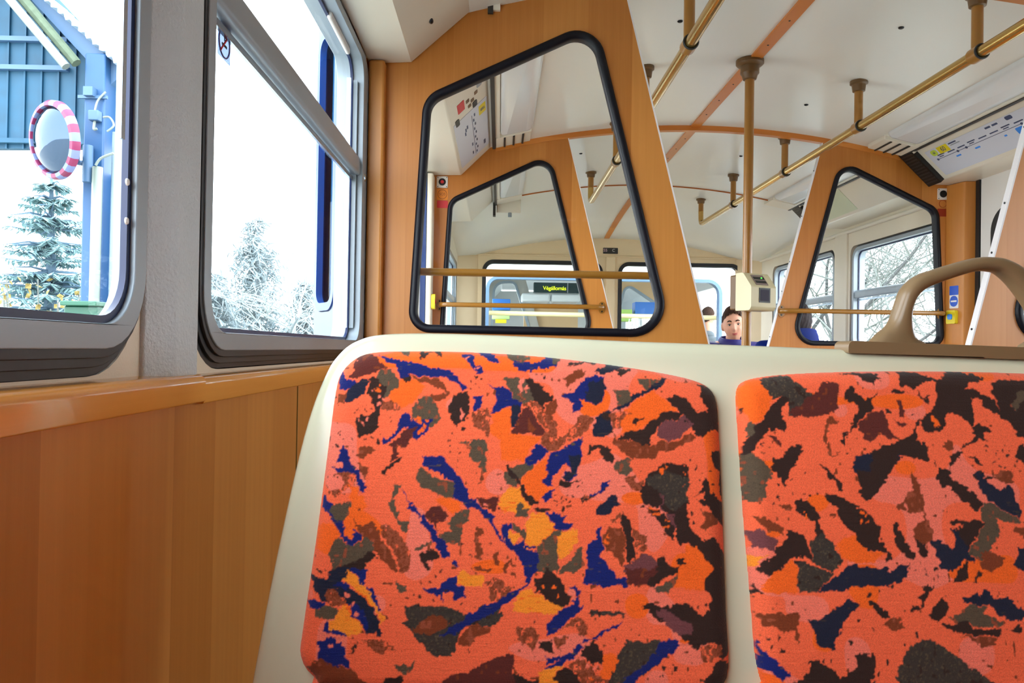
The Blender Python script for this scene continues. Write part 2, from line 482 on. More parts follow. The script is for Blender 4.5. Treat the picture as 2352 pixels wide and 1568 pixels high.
# far side wall
wr = shell('wall_right')
def far_panel(y0, y1, holes, mat, z0=1.12, z1=2.0, name='upper_panel'):
    MB().prism([(y0, z0), (y1, z0), (y1, z1), (y0, z1)], YZ, WR, WR + .07, holes=[rrect(a, b, c, d, .05) for a, b, c, d in holes]).build(name, mat, wr)
FW = [(.76, 1.80, 1.17, 1.80), (3.44, 4.40, 1.17, 1.775), (4.61, 5.66, 1.17, 1.79)]
far_panel(YN, D1, [FW[0]], M['wood'])
MB().box(WR, WR + .07, YN, D1, 0, 1.12).build('wood_panel', M['wood'], wr)
far_panel(D2 + TH, YB, FW[1:], M['cream'])
MB().box(WR, WR + .07, D2 + TH, YB, 0, 1.12).build('wood_panel', M['wood'], wr)
MB().prism(fillet([(WR - .012, 4.425), (WR + .02, 4.425), (WR + .02, 4.585), (WR - .012, 4.585)], [.01, 0, 0, .01], 4), XY, 1.13, 1.86).build('pillar', M['cream'], wr)
MB().tube([(WR - .004, y, 1.865) for y in (D2 + TH, YB)], .012, 10).build('cable_duct', M['cove'], wr)
# wooden post with round edge between door and partition
MB().prism(fillet([(1.945, D2 - .001), (1.968, 3.205), (2.012, 3.196), (WR + .06, 3.196), (WR + .06, D2 - .001)], [.002, .012, .012, 0, 0], 6), XY, 0, 1.893).build('door_post', M['wood'], wr)
MB().box(WR, WR + .07, D1 + TH, 3.2, 1.90, 2.0).build('door_header', M['cream'], wr)

# ------------------------------------------------------------------ windows
def side_window(name, side, y0, y1, z0, z1, bar, label, xin, latch=False, rr=.05, e0=.022, e1=.022, g0=.024, g1=.024, gd=.0325, fd=.070, rails=True):
    """metal-framed window: stepped rubber gasket, painted frame, two panes parted by a slide bar"""
    s = side
    w = shell(name, (xin, (y0 + y1) / 2, z0), label)
    X = lambda d: xin + s * d                     # d metres outward from the inner face
    go = .046
    glass = rrect(y0, y1, z0, z1, rr)
    fr_o = rrect(y0 - e0, y1 + e1, z0 - .022, z1 + .02, rr + .022)
    ga_o = rrect(y0 - e0 - g0, y1 + e1 + g1, z0 - go, z1 + .032, rr + .045)
    MB().prism(fr_o, lambda u, v, d: (X(d), u, v), .004, fd, holes=[glass]).build('window_frame', M['alu'], w, bevel=.004)
    g = MB()
    for k in range(3):          # three stepped lips
        b = rrect(y0 - e0 - g0 * (k + 1) / 3, y1 + e1 + g1 * (k + 1) / 3, z0 - .022 - .008 * (k + 1), z1 + .02 + .004 * (k + 1), rr + .022 + .008 * (k + 1))
        c = rrect(y0 - e0 - g0 * k / 3 + .001, y1 + e1 + g1 * k / 3 - .001, z0 - .021 - .008 * k, z1 + .019 + .004 * k, rr + .021 + .008 * k)
        g.prism(b, lambda u, v, d: (X(d), u, v), .006 + .004 * k, fd, holes=[c])
    g.build('rubber_gasket', M['gasket'], w, bevel=.002)
    MB().prism(inset(glass, -.001), lambda u, v, d: (X(d), u, v), gd - .0025, gd + .0035, holes=[inset(glass, .007)]).build('glazing_seal', M['seal_navy'], w)
    zb0, zb1 = bar
    lower = fillet([(y0 + .002, z0 + .002), (y1 - .002, z0 + .002), (y1 - .002, zb0), (y0 + .002, zb0)], [rr, rr, .004, .004], 6)
    upper = fillet([(y0 + .002, zb1), (y1 - .002, zb1), (y1 - .002, z1 - .002), (y0 + .002, z1 - .002)], [.004, .004, rr, rr], 6)
    MB().prism(lower, lambda u, v, d: (X(d), u, v), gd, gd + .004).build('pane', M['glass'], w)
    MB().prism(upper, lambda u, v, d: (X(d), u, v), min(gd + .0095, fd - .006), min(gd + .0135, fd - .002)).build('pane', M['glass'], w)
    rail = fillet([(.010, zb0 - .006), (.034, zb0 - .006), (.050, zb0 + .01), (.050, zb1), (.020, zb1), (.010, zb1 - .012)], [.007, .002, .004, .004, .008, .007], 4)
    MB().prism(rail, lambda u, v, d: (X(u), d, v), y0 - .012, y1 + .004).build('slide_bar', M['alu'], w)
    MB().box(min(X(.026), X(.031)), max(X(.026), X(.031)), y0 + .01, y1 - .01, zb0 - .020, zb0 - .010).build('lower_rail', M['alu_bright'], w)
    for k, yy in enumerate((y1 - .012, y1 - .030) if rails else ()):
        MB().box(min(X(.018 + .012 * k), X(.028 + .012 * k)), max(X(.018 + .012 * k), X(.028 + .012 * k)), yy, yy + .008, z0 + .03, z1 - .05).build('guide_rail', M['alu_bright'] if k else M['alu'], w)
    if rails: MB().box(min(X(.014), X(.05)), max(X(.014), X(.05)), y0, y0 + .014, zb1 + .004, z1 - .03).build('guide_rail', M['alu_bright'], w)
    if latch:
        MB().ball((X(.012), y1 + .03, zb0 - .004), .012, .012, .014).build('end_knob', M['alu_bright'], w)
        q = at_x(775, 22, X(.034))
        MB().box(min(X(.024), X(.034)), max(X(.024), X(.034)), q.y - .10, q.y + .10, 1.832, 1.856).build('top_latch', M['white'], w, bevel=.004)
    return w
XI = WL - .002
win2 = side_window('window_2', -1, .905, 1.862, 1.164, 1.845, (1.572, 1.618), 'two-pane tram window between the cream pillar and the wooden partition', WL - .002, latch=True, e1=.068, g1=.008)
# the wall's window stands back from the pillar face
win1 = side_window('window_1', -1, -.62, .717, 1.166, 1.845, (1.572, 1.618), 'tram window showing the blue shelter, round mirror and spruce', WL - .002, g1=.009, gd=.012, fd=.026, rails=False)
win3 = side_window('window_3', -1, rw0 + .03, rw1 - .03, 1.19, 1.775, (1.50, 1.54), 'window in the rear compartment seen through both partition windows', WL - .002)
side_window('window_6', -1, 3.48, 4.57, 1.19, 1.775, (1.50, 1.54), 'added window to brighten the rear compartment, hidden behind the further wooden partition', WL - .002)  # out of sight, added to let more light into the rear
side_window('window_9', 1, FW[0][0] + .035, FW[0][1] - .035, 1.20, 1.77, (1.478, 1.518), 'unseen window added on the far wall to light the near compartment', WR, rails=False)  # unseen, placed to light the window-side panelling but not the pad fronts
side_window('window_4', 1, FW[1][0] + .035, FW[1][1] - .035, 1.20, 1.745, (1.478, 1.518), 'two-pane window with bare branches behind the further wooden partition', WR, rails=False)
side_window('window_5', 1, FW[2][0] + .035, FW[2][1] - .035, 1.20, 1.76, (1.478, 1.518), 'two-pane window with bare branches at the rear corner', WR, rails=False)
# rivets on window 1's sliding frame
for z in (1.262, 1.298):
    q = at_x(300, 800, WL - .034)
    MB().lathe([(.0035, 0), (.003, .0015), (.001, .0022)], (WL - .0115, .708, z), (1, 0, 0), 12).build('rivet', M['white'], win1)
MB().box(WL - .0125, WL - .0105, .694, .701, 1.335, 1.84).build('guide_rail', M['alu_bright'], win1)

# rear wall with two big windows
wb = shell('wall_back')
RWN = [(-.146 + .03, .814 - .03), (.936 + .03, 1.929 - .03)]
MB().prism([(WL - .05, 0), (WR + .05, 0), (WR + .05, 2.1), (WL - .05, 2.1)], XZ, YB, YB + .06, holes=[rrect(a - .028, b + .028, .90, 1.852, .085) for a, b in RWN]).build('rear_panel', M['tan_wall'], wb)
MB().tube([(x, YB - .012, 1.895) for x in (WL, WR)], .006, 8).build('moulding', M['tan_wall'], wb)
MB().prism(fillet([(.838, YB - .015), (.912, YB - .015), (.912, YB + .01), (.838, YB + .01)], [.008, .008, 0, 0], 4), XY, .6, 1.89).build('centre_post', M['tan_wall'], wb)
for xx, sgn in ((WL, 1), (WR, -1)):
    MB().prism([(xx - .01 * sgn, YB - .16), (xx + .16 * sgn, YB + .005), (xx - .01 * sgn, YB + .005)], XY, 0, 1.93).build('corner_panel', M['tan_wall'], wb)
for k, (a, b) in enumerate(RWN):
    w = shell('window_%d' % (7 + k), ((a + b) / 2, YB, .95), ('rear window behind the wooden partition, showing the coupled tram and its display', 'rear window behind the seated man, showing the coupled tram')[k])
    g = rrect(a, b, .93, 1.825, .06)
    MB().prism(rrect(a - .03, b + .03, .90, 1.855, .088), XZ, YB - .008, YB + .05, holes=[g]).build('rubber_gasket', M['gasket'], w, bevel=.003)
    MB().prism(inset(g, -.002), XZ, YB + .02, YB + .025).build('pane', M['glass'], w)
# front end of the compartment, behind the lens
wf = shell('wall_front')
MB().prism([(WL - .05, 0), (WR + .05, 0), (WR + .05, 2.1), (WL - .05, 2.1)], XZ, YN - .06, YN).build('end_panel', M['wood'], wf)

# closed door on the far side
dr = shell('door_1', (WR, 2.55, 0), 'closed cream folding door with black-edged window beside the near partition')
def leaf(y0, y1):
    MB().prism([(y0, .05), (y1, .05), (y1, 1.895), (y0, 1.895)], YZ, WR - .02, WR + .015, holes=[rrect(y0 + .075, y1 - .075, .7, 1.75, .09)]).build('door_leaf', M['white'], dr)
    ou, inn = rrect(y0 + .07, y1 - .07, .695, 1.755, .095), rrect(y0 + .11, y1 - .11, .735, 1.715, .06)
    MB().prism(ou, YZ, WR - .024, WR + .018, holes=[inn]).build('window_seal', M['black'], dr)
    MB().prism(inset(inn, -.002), YZ, WR - .004, WR).build('pane', M['glass'], dr)
leaf(2.60, 3.165); leaf(2.01, 2.57)
MB().box(WR - .026, WR + .02, 3.168, 3.192, .05, 1.895).build('door_seal', M['black'], dr)

# open door leaves on the window side, folded outward
def open_leaf(name, hinge, tip, label):
    t = shell(name, (hinge[0], hinge[1], 0), label)
    d = Vector((tip[0] - hinge[0], tip[1] - hinge[1], 0)); L = d.length; d.normalize(); nn = Vector((-d.y, d.x, 0))
    f = lambda u, v, k: tuple(Vector((hinge[0], hinge[1], 0)) + d * u + nn * k + Vector((0, 0, v)))
    win = rrect(.05, L - .010, 1.245, 2.02, .055)
    MB().prism([(0, -.1), (L, -.1), (L, 2.08), (0, 2.08)], f, 0, .03, holes=[win]).build('door_leaf', M['door_paint'], t, bevel=.003)
    MB().prism(win, f, -.004, .034, holes=[inset(win, .022)]).build('window_seal', M['blue_rubber'], t)
    MB().prism(inset(win, .02), f, .012, .016).build('pane', M['glass_blue'], t)
    MB().tube([f(L + .006, -.1, .015), f(L + .006, 2.08, .015)], .010, 8).build('edge_seal', M['blue_rubber'], t)
    return t
open_leaf('door_2', (-.385, 1.985), (-.503, 2.185), 'open tram door leaf folded outward, seen through the second window')
open_leaf('door_3', (-.375, 3.19), (-.56, 3.02), 'open tram door leaf folded outward at the far end of the doorway')
# ------------------------------------------------------------------ wooden partitions
# outline of the window-side half, seen along the tram: inner edge leans in towards the ceiling
def inner_x(z): return .534 - .252 * (z - 1.181)
W_SEAL = fillet([(-.236, 1.187), (-.206, 1.792), (.236, 2.002), (.448, 1.184)], [.055, .07, .075, .085], 10)
def partition(y, mirror, dx, label, cover):
    f = (lambda x: 2 * mirror - (x + dx)) if mirror else (lambda x: x + dx)
    wall = (WR + .03) if mirror else (WL - .03)
    prof = NEAR if y < 2.5 else DOOR
    pr = [(1.70 - x, z) for x, z in prof] if mirror else list(prof)
    # top edge runs along cove face then under the arch to the inner edge
    ztop = 2.07
    for _ in range(5): ztop = zc(f(inner_x(ztop)))
    xi = f(inner_x(ztop))
    pts = [(wall, 0), (wall, 1.86), (pr[0][0], 1.90), (pr[1][0], pr[1][1] + .022), (pr[2][0], pr[2][1] + .022)]
    n = 10
    x0 = pr[2][0]
    pts += [(x0 + (xi - x0) * k / n, zc(x0 + (xi - x0) * k / n) + .004) for k in range(1, n + 1)]
    pts += [(f(inner_x(.95)), .95), (f(.59), .6), (f(.59), 0)]
    seal = [(f(u), v) for u, v in W_SEAL]
    gl = inset(seal, .0215)
    t = empty('partition', (f(.1), y, 0), label, 'partition', 'wooden partitions')
    MB().prism(pts, XZ, y, y + TH, holes=[inset(seal, .004)]).build('wood_panel', M['wood_glare'] if mirror and y < 2.5 else M['wood'], t)
    vs = MB()
    # rubber: rounded bead on both faces
    rings = [(0, .001), (.0015, -.006), (.007, -.009), (.0145, -.009), (.020, -.006), (.0215, .0)]
    def bead(yy, sg):
        L = [inset(seal, d) for d, h in rings]; m = len(seal)
        v = [(p[0], yy + sg * h, p[1]) for l, (d, h) in zip(L, rings) for p in l]
        fs = [(i * m + k, i * m + (k + 1) % m, (i + 1) * m + (k + 1) % m, (i + 1) * m + k) for i in range(len(rings) - 1) for k in range(m)]
        vs.add(v, fs)
    bead(y, 1); bead(y + TH, -1)
    L = inset(seal, .0215); m = len(L)
    vs.add([(p[0], y, p[1]) for p in L] + [(p[0], y + TH, p[1]) for p in L], [(k, (k + 1) % m, m + (k + 1) % m, m + k) for k in range(m)])
    vs.build('window_seal', M['rubber'], t, angle=60)
    MB().prism(inset(seal, .018), XZ, y + .013, y + .018).build('pane', M['glass_in'], t)
    # pale metal strip on the inner edge
    e = [(f(inner_x(.95)), .95), (xi, ztop - .002)]
    sg = 1 if mirror else -1
    tr = MB().prism([(e[0][0], e[0][1]), (e[1][0], e[1][1]), (e[1][0] - .004 * sg, e[1][1]), (e[0][0] - .004 * sg, e[0][1])], XZ, y - .0015, y + TH + .0015).build('edge_trim', M['white_trim'], t)
    for z in (1.22, 1.42, 1.55, 1.75, 1.95):
        x = f(inner_x(z)) - .004 * sg
        MB().lathe([(.0035, 0), (.003, .0012)], (x, y + TH / 2, z), (-sg, 0, -.25), 10).build('screw', M['screw'], tr)
    return t
p1 = partition(D1, 0, 0, 'big wooden partition with black-edged window directly behind the patterned seat', None)
p2 = partition(D1, .8775, 0, 'wooden partition with window glare in its pinkish colour and white metal edge, behind the seat grab handle', None)
p3 = partition(D2, 0, -.027, 'wooden partition seen through the window of the bigger one, with intercom and sticker', None)
p4 = partition(D2, .841, -.027, 'wooden partition beyond the ticket machine, framing bare trees through its window', None)
def arch(name, y, xa, xb, label):
    n = 36; vs = []; fs = []
    for i in range(n + 1):
        x = xa + (xb - xa) * i / n
        for yy in (y - .004, y + TH + .004): vs += [(x, yy, zc(x) + .003), (x, yy, zc(x) - .022)]
    for i in range(n):
        a, b = i * 4, i * 4 + 4
        fs += [(a + 1, a + 3, b + 3, b + 1), (a, b, b + 2, a + 2), (a, a + 1, b + 1, b), (a + 2, b + 2, b + 3, a + 3)]
    fs += [(0, 2, 3, 1), (n * 4, n * 4 + 1, n * 4 + 3, n * 4 + 2)]
    return structure(MB().add(vs, fs).build(name, M['wood_strip']), label)
arch('trim_10', D1, .32, 1.44, 'wooden arch under the ceiling between the two nearer partitions')
arch('trim_11', D2, -.03, 1.74, 'wooden arch under the ceiling joining the two further partitions')

# ------------------------------------------------------------------ grab bars
def grab_bar(y, xa, xb, z, face, label):
    """bar on two oval plates fixed to the partition face at `face`"""
    t = empty('grab_bar', ((xa + xb) / 2, y, z), label, 'grab bar', 'ochre grab bars across partition windows')
    s = 1 if face > y else -1
    path = spline([(xa, face - s * .004, z), (xa + .004, y + s * .018, z), (xa + .018, y + s * .004, z), (xa + .04, y, z)], 4)[:-1] + [(xa + .04, y, z), (xb - .04, y, z)] + spline([(xb - .04, y, z), (xb - .018, y + s * .004, z), (xb - .004, y + s * .018, z), (xb, face - s * .004, z)], 4)[1:]
    MB().tube(path, .0102, 14).build('bar', M['ochre'], t)
    for x in (xa, xb):
        out = [(x + .016 * math.cos(k * PI / 16), z + .026 * math.sin(k * PI / 16)) for k in range(32)]
        pl = MB().prism(out, XZ, *sorted((face - s * .0045, face + s * .001))).build('mount_plate', M['ochre'], t, bevel=.0015)
        for dz in (-.017, .017):
            MB().lathe([(.004, 0), (.003, .002)], (x, face - s * .0045, z + dz), (0, -s, 0), 10).build('screw', M['screw'], pl)
    return t
grab_bar(D1 + TH + .042, -.27, .462, 1.349, D1 + TH, 'ochre grab bar crossing the big partition window, nearer and higher in it')
grab_bar(D2 - .045, -.262, .442, 1.334, D2, 'lower ochre grab bar ending in a plate on the further wooden post')
grab_bar(D2 - .045, 1.225, 1.925, 1.333, D2, 'ochre grab bar across the window with bare trees, beyond the ticket machine')

# ------------------------------------------------------------------ ceiling rails
def ceiling_rail(x, z, ya, yb, posts, label):
    t = empty('ceiling_rail', (x, (ya + yb) / 2, z), label, 'handrail', 'ceiling handrails')
    zt = zc(x, yb)
    end = spline([(x, yb - .07, z), (x, yb - .02, z + .006), (x, yb, z + .03), (x, yb + .004, z + .08)], 6)
    MB().tube([(x, ya, z)] + end[:-1] + [end[-1]], .0155, 16).build('rail', M['brass'], t)
    h = MB(); h.tube([(x, yb + .004, z + .07), (x, yb + .004, zt - .012)], .0155, 14)
    s = h.build('hanger', M['ochre'], t)
    MB().lathe([(.030, 0), (.030, -.008), (.023, -.012), (.021, -.028), (.0175, -.03)], (x, yb + .004, zt + .001), n=24).build('ceiling_cup', M['collar'], s)
    for y in posts:
        zt = zc(x, y)
        s = MB().tube([(x, y, z + .01), (x, y, zt - .012)], .0145, 14).build('hanger', M['ochre'], t)
        MB().lathe([(.030, 0), (.030, -.010), (.024, -.014), (.021, -.036), (.017, -.038)], (x, y, zt + .001), n=24).build('ceiling_cup', M['collar'], s)
        MB().tube([(x, y - .020, z), (x, y + .020, z)], .0205, 18).build('tee_collar', M['ochre'], s, bevel=.002)
        MB().tube([(x + .0185 * math.cos(a), y - .021, z + .0185 * math.sin(a)) for a in [k * 2 * PI / 24 for k in range(24)]], .003, 6, closed=True).build('collar_ring', M['dark'], s)
    return t
ceiling_rail(.482, 1.95, -.9, 4.12, (1.30, 1.975, 2.58, 3.215), 'brass handrail under the ceiling on the window side, dipping behind the partition')
ceiling_rail(1.253, 1.95, -.9, 4.76, (1.33, 1.992, 2.66, 3.355, 4.10), 'brass handrail under the ceiling with hangers, door side of the vertical pole')

# ------------------------------------------------------------------ pole with ticket machine
PX, PY = .828, 2.545
t = empty('grab_pole', (PX, PY, 0), 'vertical ochre pole from ceiling to floor carrying the ticket machine', 'pole')
zt = zc(PX, PY) - .006
MB().tube([(PX, PY, .0), (PX, PY, zt - .02)], .0155, 20).build('pole', M['ochre'], t)
MB().lathe([(.046, .004), (.046, -.008), (.040, -.014), (.031, -.016), (.031, -.040), (.026, -.046), (.022, -.060), (.017, -.062)], (PX, PY, zt), n=32).build('ceiling_flange', M['collar'], t)
MB().lathe([(.05, 0), (.05, .006), (.02, .012)], (PX, PY, 0), n=28).build('floor_flange', M['collar'], t)

t = empty('ticket_validator', (PX, PY - .02, 1.287), 'cream ticket punching machine clamped on the vertical pole', 'ticket machine')
Vm = Matrix.Translation((PX - .002, PY - .018, 1.287)) @ Matrix.Rotation(R(25), 4, 'Z') @ Matrix.Scale(.92, 4)
def V(u, v, w): return Vm @ Vector((u, v, w))
def side_prism(profile, w0, w1, **k): return MB().prism(profile, lambda u, v, d: V(d, -u, v), w0, w1)
prof = fillet([(0, 0), (.070, 0), (.078, .012), (.078, .084), (.036, .135), (0, .135)], [.004, .012, .01, .012, .012, .004], 5)
side_prism(prof, -.058, .058).build('housing', M['validator'], t, bevel=.010, segs=3)
side_prism([(-.034, .004), (.001, .004), (.001, .130), (-.034, .130)], -.054, .054).build('back_plate', M['collar'], t, bevel=.004)
side_prism([(.0775, .028), (.0795, .028), (.0795, .080), (.0775, .080)], -.022, .030).build('display', M['dark'], t)
side_prism([(.0795, .034), (.0802, .034), (.0802, .074), (.0795, .074)], -.016, .024).build('display', plain('screen_violet', (46, 40, 58), .55, spec=.2), t)
sl = Vector((.036 - .078, .135 - .084)).normalized(); nl = Vector((sl.y, -sl.x))
def on_slope(a, k): q = Vector((.078, .084)) + sl * a + nl * k; return (q.x, q.y)
side_prism([on_slope(.008, .0), on_slope(.056, .0), on_slope(.056, .002), on_slope(.008, .002)], -.030, .026).build('slot_panel', plain('slot_panel', (132, 116, 112), .4), t)
for a in (.016, .034):
    side_prism([on_slope(a, .002), on_slope(a + .011, .002), on_slope(a + .011, .003), on_slope(a, .003)], -.026, .022).build('ticket_slot', M['black'], t)
q = on_slope(.040, .003); MB().ball(V(.010, -q[0], q[1]), .0028).build('status_light', M['led_green'], t)
MB().box(PX - .022, PX + .022, PY - .022, PY + .024, 1.32, 1.345).build('clamp', M['collar'], t, bevel=.004)

# ------------------------------------------------------------------ plates and stickers on the further partitions
def intercom(x, z, red, label):
    y = D2
    t = empty('intercom', (x, y, z), label, 'intercom')
    MB().prism(rrect(x - .0235, x + .0235, z - .0245, z + .0245, .004, 4), XZ, y - .005, y).build('plate', M['white'], t, bevel=.001)
    MB().lathe([(.0155, 0), (.0155, .002), (.012, .003), (.0115, .0015)], (x, y - .005, z), (0, -1, 0), 24).build('speaker_hole', M['black'], t)
    if red: MB().lathe([(.0075, 0), (.0075, .004), (.005, .006)], (x, y - .0055, z), (0, -1, 0), 20).build('call_button', M['red'], t)
    for a in (-1, 1):
        for b in (-1, 1): MB().lathe([(.0022, 0), (.0018, .001)], (x + a * .019, y - .005, z + b * .020), (0, -1, 0), 8).build('screw', M['screw'], t)
    return t
intercom(-.259, 1.866, True, 'white square intercom plate with red button above the orange sticker')
intercom(1.930, 1.857, False, 'white square intercom plate with a plain dark hole, above a brown-red sticker')
def sticker(x, z, w, h, mat, label, y=D2):
    return tag(MB().prism(rrect(x - w / 2, x + w / 2, z - h / 2, z + h / 2, .004, 4), XZ, y - .0012, y - .0002).build('sticker', mat), label, 'sticker')
t = empty('sticker', (-.258, D2, 1.814), 'orange sticker with ringed SOS lettering under the red button intercom', 'sticker')
MB().prism(rrect(-.282, -.234, 1.789, 1.838, .004, 4), XZ, D2 - .0012, D2 - .0002).build('backing', M['orange'], t)
MB().tube([(-.258 + .0195 * math.cos(a), D2 - .0016, 1.8135 + .0195 * math.sin(a)) for a in [k * 2 * PI / 28 for k in range(28)]], .0011, 5, closed=True).build('ring', plain('dark_orange_ink', (150, 82, 14), .5), t)
text_mesh('lettering', 'SOS', .016, bpy.data.materials['dark_orange_ink'], t, frame_at((-.258, D2 - .0016, 1.8135), (1, 0, 0), (0, 0, 1)))
sticker(-.257, 1.770, .047, .032, M['red'], 'red sticker below the orange SOS sticker')
t = empty('sticker', (1.931, D2, 1.776), 'brown-red sticker with ring and bar below the plain intercom', 'sticker')
MB().prism(rrect(1.908, 1.954, 1.759, 1.793, .003, 4), XZ, D2 - .0012, D2 - .0002).build('backing', plain('brown_red_print', (150, 44, 12), .5), t)
MB().tube([(1.931 + .016 * math.cos(a), D2 - .001, 1.815 + .016 * math.sin(a)) for a in [k * 2 * PI / 28 for k in range(28)]], .001, 5, closed=True).build('ring', bpy.data.materials['brown_red_print'], t)
# on the wooden door post: blue stickers and a yellow button box
def post_pt(z, f):      # point on the sloping face of the far door post
    a, b = Vector((1.947, D2 - .004, z)), Vector((1.966, 3.212, z)); return a + (b - a) * f
pn = (post_pt(1, 1) - post_pt(1, 0)).normalized(); pno = Vector((-pn.y, pn.x, 0))
if pno.x > 0: pno = -pno
def on_post(name, f0, f1, z0, z1, mat, parent=None, k0=.0003, k1=.0012, r=.003):
    fr = lambda u, v, d: tuple(post_pt(v, 0) + pn * u + pno * d)
    L = (post_pt(1, 1) - post_pt(1, 0)).length
    return MB().prism(rrect(f0 * L, f1 * L, z0, z1, r, 4), fr, k0, k1).build(name, mat, parent)
t = empty('sticker', post_pt(1.40, .5), 'blue and white sticker on the wooden door post above the yellow button', 'sticker')
on_post('backing', .25, .80, 1.355, 1.452, M['white'], t)
on_post('blue_field', .25, .80, 1.412, 1.452, M['blue'], t, .0012, .0018)
o = on_post('blue_disc', .28, .77, 1.362, 1.409, M['blue'], t, .0012, .0018, r=.02)
on_post('white_bar', .34, .70, 1.382, 1.389, M['white'], t, .0018, .0022, r=.001)
t = empty('stop_button', post_pt(1.32, .5), 'yellow button box on the wooden post beside the closed door', 'button')
on_post('box', .22, .78, 1.288, 1.346, M['yellow'], t, 0, .016, .006)
on_post('push_button', .34, .62, 1.306, 1.330, M['lightblue'], t, .016, .020, .008)
t = empty('stop_button', (-.292, 3.25, 1.34), 'yellow button box on the cream post in the doorway', 'button')
MB().prism(rrect(3.222, 3.262, 1.312, 1.376, .012, 5), YZ, -.293, -.276).build('box', M['yellow'], t, bevel=.003)
MB().lathe([(.010, 0), (.009, .004)], (-.277, 3.242, 1.345), (1, 0, 0), 16).build('push_button', M['red'], t)

# ------------------------------------------------------------------ route maps on the coves
def cove_frame(side, y, a):
    A, B = Vector((DOOR[2][0], 0, DOOR[2][1])), Vector((DOOR[1][0], 0, DOOR[1][1]))
    if side > 0: A.x, B.x = 1.70 - A.x, 1.70 - B.x
    s = (B - A).normalized(); nn = Vector((-s.z, 0, s.x))
    if nn.z > 0: nn = -nn
    return A + s * a + Vector((0, y, 0)), s, nn
def cove_panel(name, side, y0, y1, a0, a1, mat, parent, k0=.0004, k1=.0014, r=.006):
    o, s, nn = cove_frame(side, 0, 0)
    f = lambda u, v, d: tuple(o + Vector((0, u, 0)) + s * v + nn * d)
    return MB().prism(rrect(y0, y1, a0, a1, r, 4), f, k0, k1).build(name, mat, parent)
random.seed(5)
# far side: pale blue map, reading from its near end towards the black vent
t = empty('route_map', (1.82, 2.9, 1.96), 'pale blue route map strip with yellow number box, beside the black vent', 'route map')
cove_panel('sheet', 1, 2.52, 3.165, .040, .172, M['paper'], t)
cove_panel('stop_line', 1, 2.56, 3.125, .092, .094, M['ink'], t, .0014, .0018, .0005)
for k, y in enumerate((3.125, 2.99, 2.935, 2.62)):
    cove_panel('stop_dot', 1, y - .006, y + .006, .088, .098, M['ink'], t, .0014, .002, .004)
for k in range(9):
    y = 3.11 - k * .066
    cove_panel('stop_name', 1, y - .046, y, .078 - (k % 3 == 0) * .004, .083 - (k % 3 == 0) * .004, M['ink'], t, .0014, .0018, .001)
    if k % 3 == 0: cove_panel('stop_name', 1, y - .034, y - .004, .083, .087, M['ink'], t, .0014, .0018, .001)
for y, w in ((3.02, .03), (2.90, .03), (2.73, .014)):
    cove_panel('transfer_mark', 1, y - w, y, .108, .115, M['lightblue'], t, .0014, .0018, .002)
cove_panel('transfer_block', 1, 2.625, 2.665, .100, .128, M['lightblue'], t, .0014, .0018, .006)
cove_panel('transfer_block', 1, 2.555, 2.600, .092, .116, M['lightblue'], t, .0014, .0018, .006)
cove_panel('transfer_note', 1, 2.63, 2.66, .130, .142, M['alu'], t, .0014, .0018, .003)
cove_panel('number_oval', 1, 3.095, 3.135, .046, .074, M['lime'], t, .0014, .0018, .012)
cove_panel('number_box', 1, 3.015, 3.085, .042, .076, M['yellow'], t, .0014, .0018, .003)
o, s, nn = cove_frame(1, 3.05, .059)
text_mesh('lettering', '60', .03, M['ink'], t, frame_at(o + nn * .002, (0, -1, 0), -s))
o, s, nn = cove_frame(1, 3.115, .060)
text_mesh('lettering', '60', .015, M['ink'], t, frame_at(o + nn * .002, (0, -1, 0), -s))
cove_panel('heading', 1, 2.955, 3.005, .046, .052, M['ink'], t, .0014, .0018, .001)
cove_panel('heading', 1, 2.940, 3.000, .056, .060, M['alu'], t, .0014, .0018, .001)
for y in (2.78, 2.74): cove_panel('heading', 1, y - .03, y, .050, .058, M['ink'], t, .0014, .0018, .001)
cove_panel('crest_mark', 1, 2.63, 2.665, .044, .060, M['ink'], t, .0014, .0018, .006)
t = empty('badge', (1.80, 2.42, 1.98), 'dark round badge on the far cove before the pale blue map', 'badge')
cove_panel('disc', 1, 2.455, 2.485, .055, .080, M['dark'], t, .0004, .002, .0124)
# window side: white map
t = empty('route_map', (-.10, 2.85, 1.96), 'white route map with yellow box on the cove, seen through the big partition window', 'route map')
cove_panel('sheet', -1, 2.60, 3.20, .022, .178, M['paper'], t)
cove_panel('stop_line', -1, 2.66, 3.17, .095, .097, M['ink'], t, .0014, .0018, .0005)
for k in range(10):
    y = 2.66 + k * .052
    cove_panel('stop_name', -1, y, y + .03, .080 + .006 * (k % 2), .086 + .006 * (k % 2), M['ink'], t, .0014, .0018, .001)
for y, a in ((2.72, .118), (2.74, .126), (2.78, .130), (2.98, .104), (3.10, .106)):
    cove_panel('transfer_mark', -1, y, y + .04, a, a + .006, M['ink'], t, .0014, .0018, .001)
cove_panel('yellow_box', -1, 2.635, 2.735, .030, .062, M['yellow'], t, .0014, .0018, .003)
o, s, nn = cove_frame(-1, 2.685, .046)
text_mesh('lettering', '60', .03, M['ink'], t, frame_at(o + nn * .002, (0, 1, 0), -s))
cove_panel('crest_mark', -1, 3.08, 3.14, .040, .050, M['ink'], t, .0014, .0018, .004)
t = empty('notice', (-.10, 2.50, 1.96), 'small notices with a red box and pictograms on the window-side cove', 'notice')
cove_panel('red_box', -1, 2.44, 2.53, .120, .150, M['red'], t, .0004, .0014, .002)
for k, (y, a) in enumerate(((2.47, .098), (2.50, .078), (2.46, .060), (2.53, .092))):
    cove_panel('pictogram', -1, y, y + .03, a, a + .014, M['collar'], t, .0004, .0012, .004)
cove_panel('oval_badge', -1, 2.54, 2.60, .066, .086, M['dark'], t, .0004, .0018, .009)
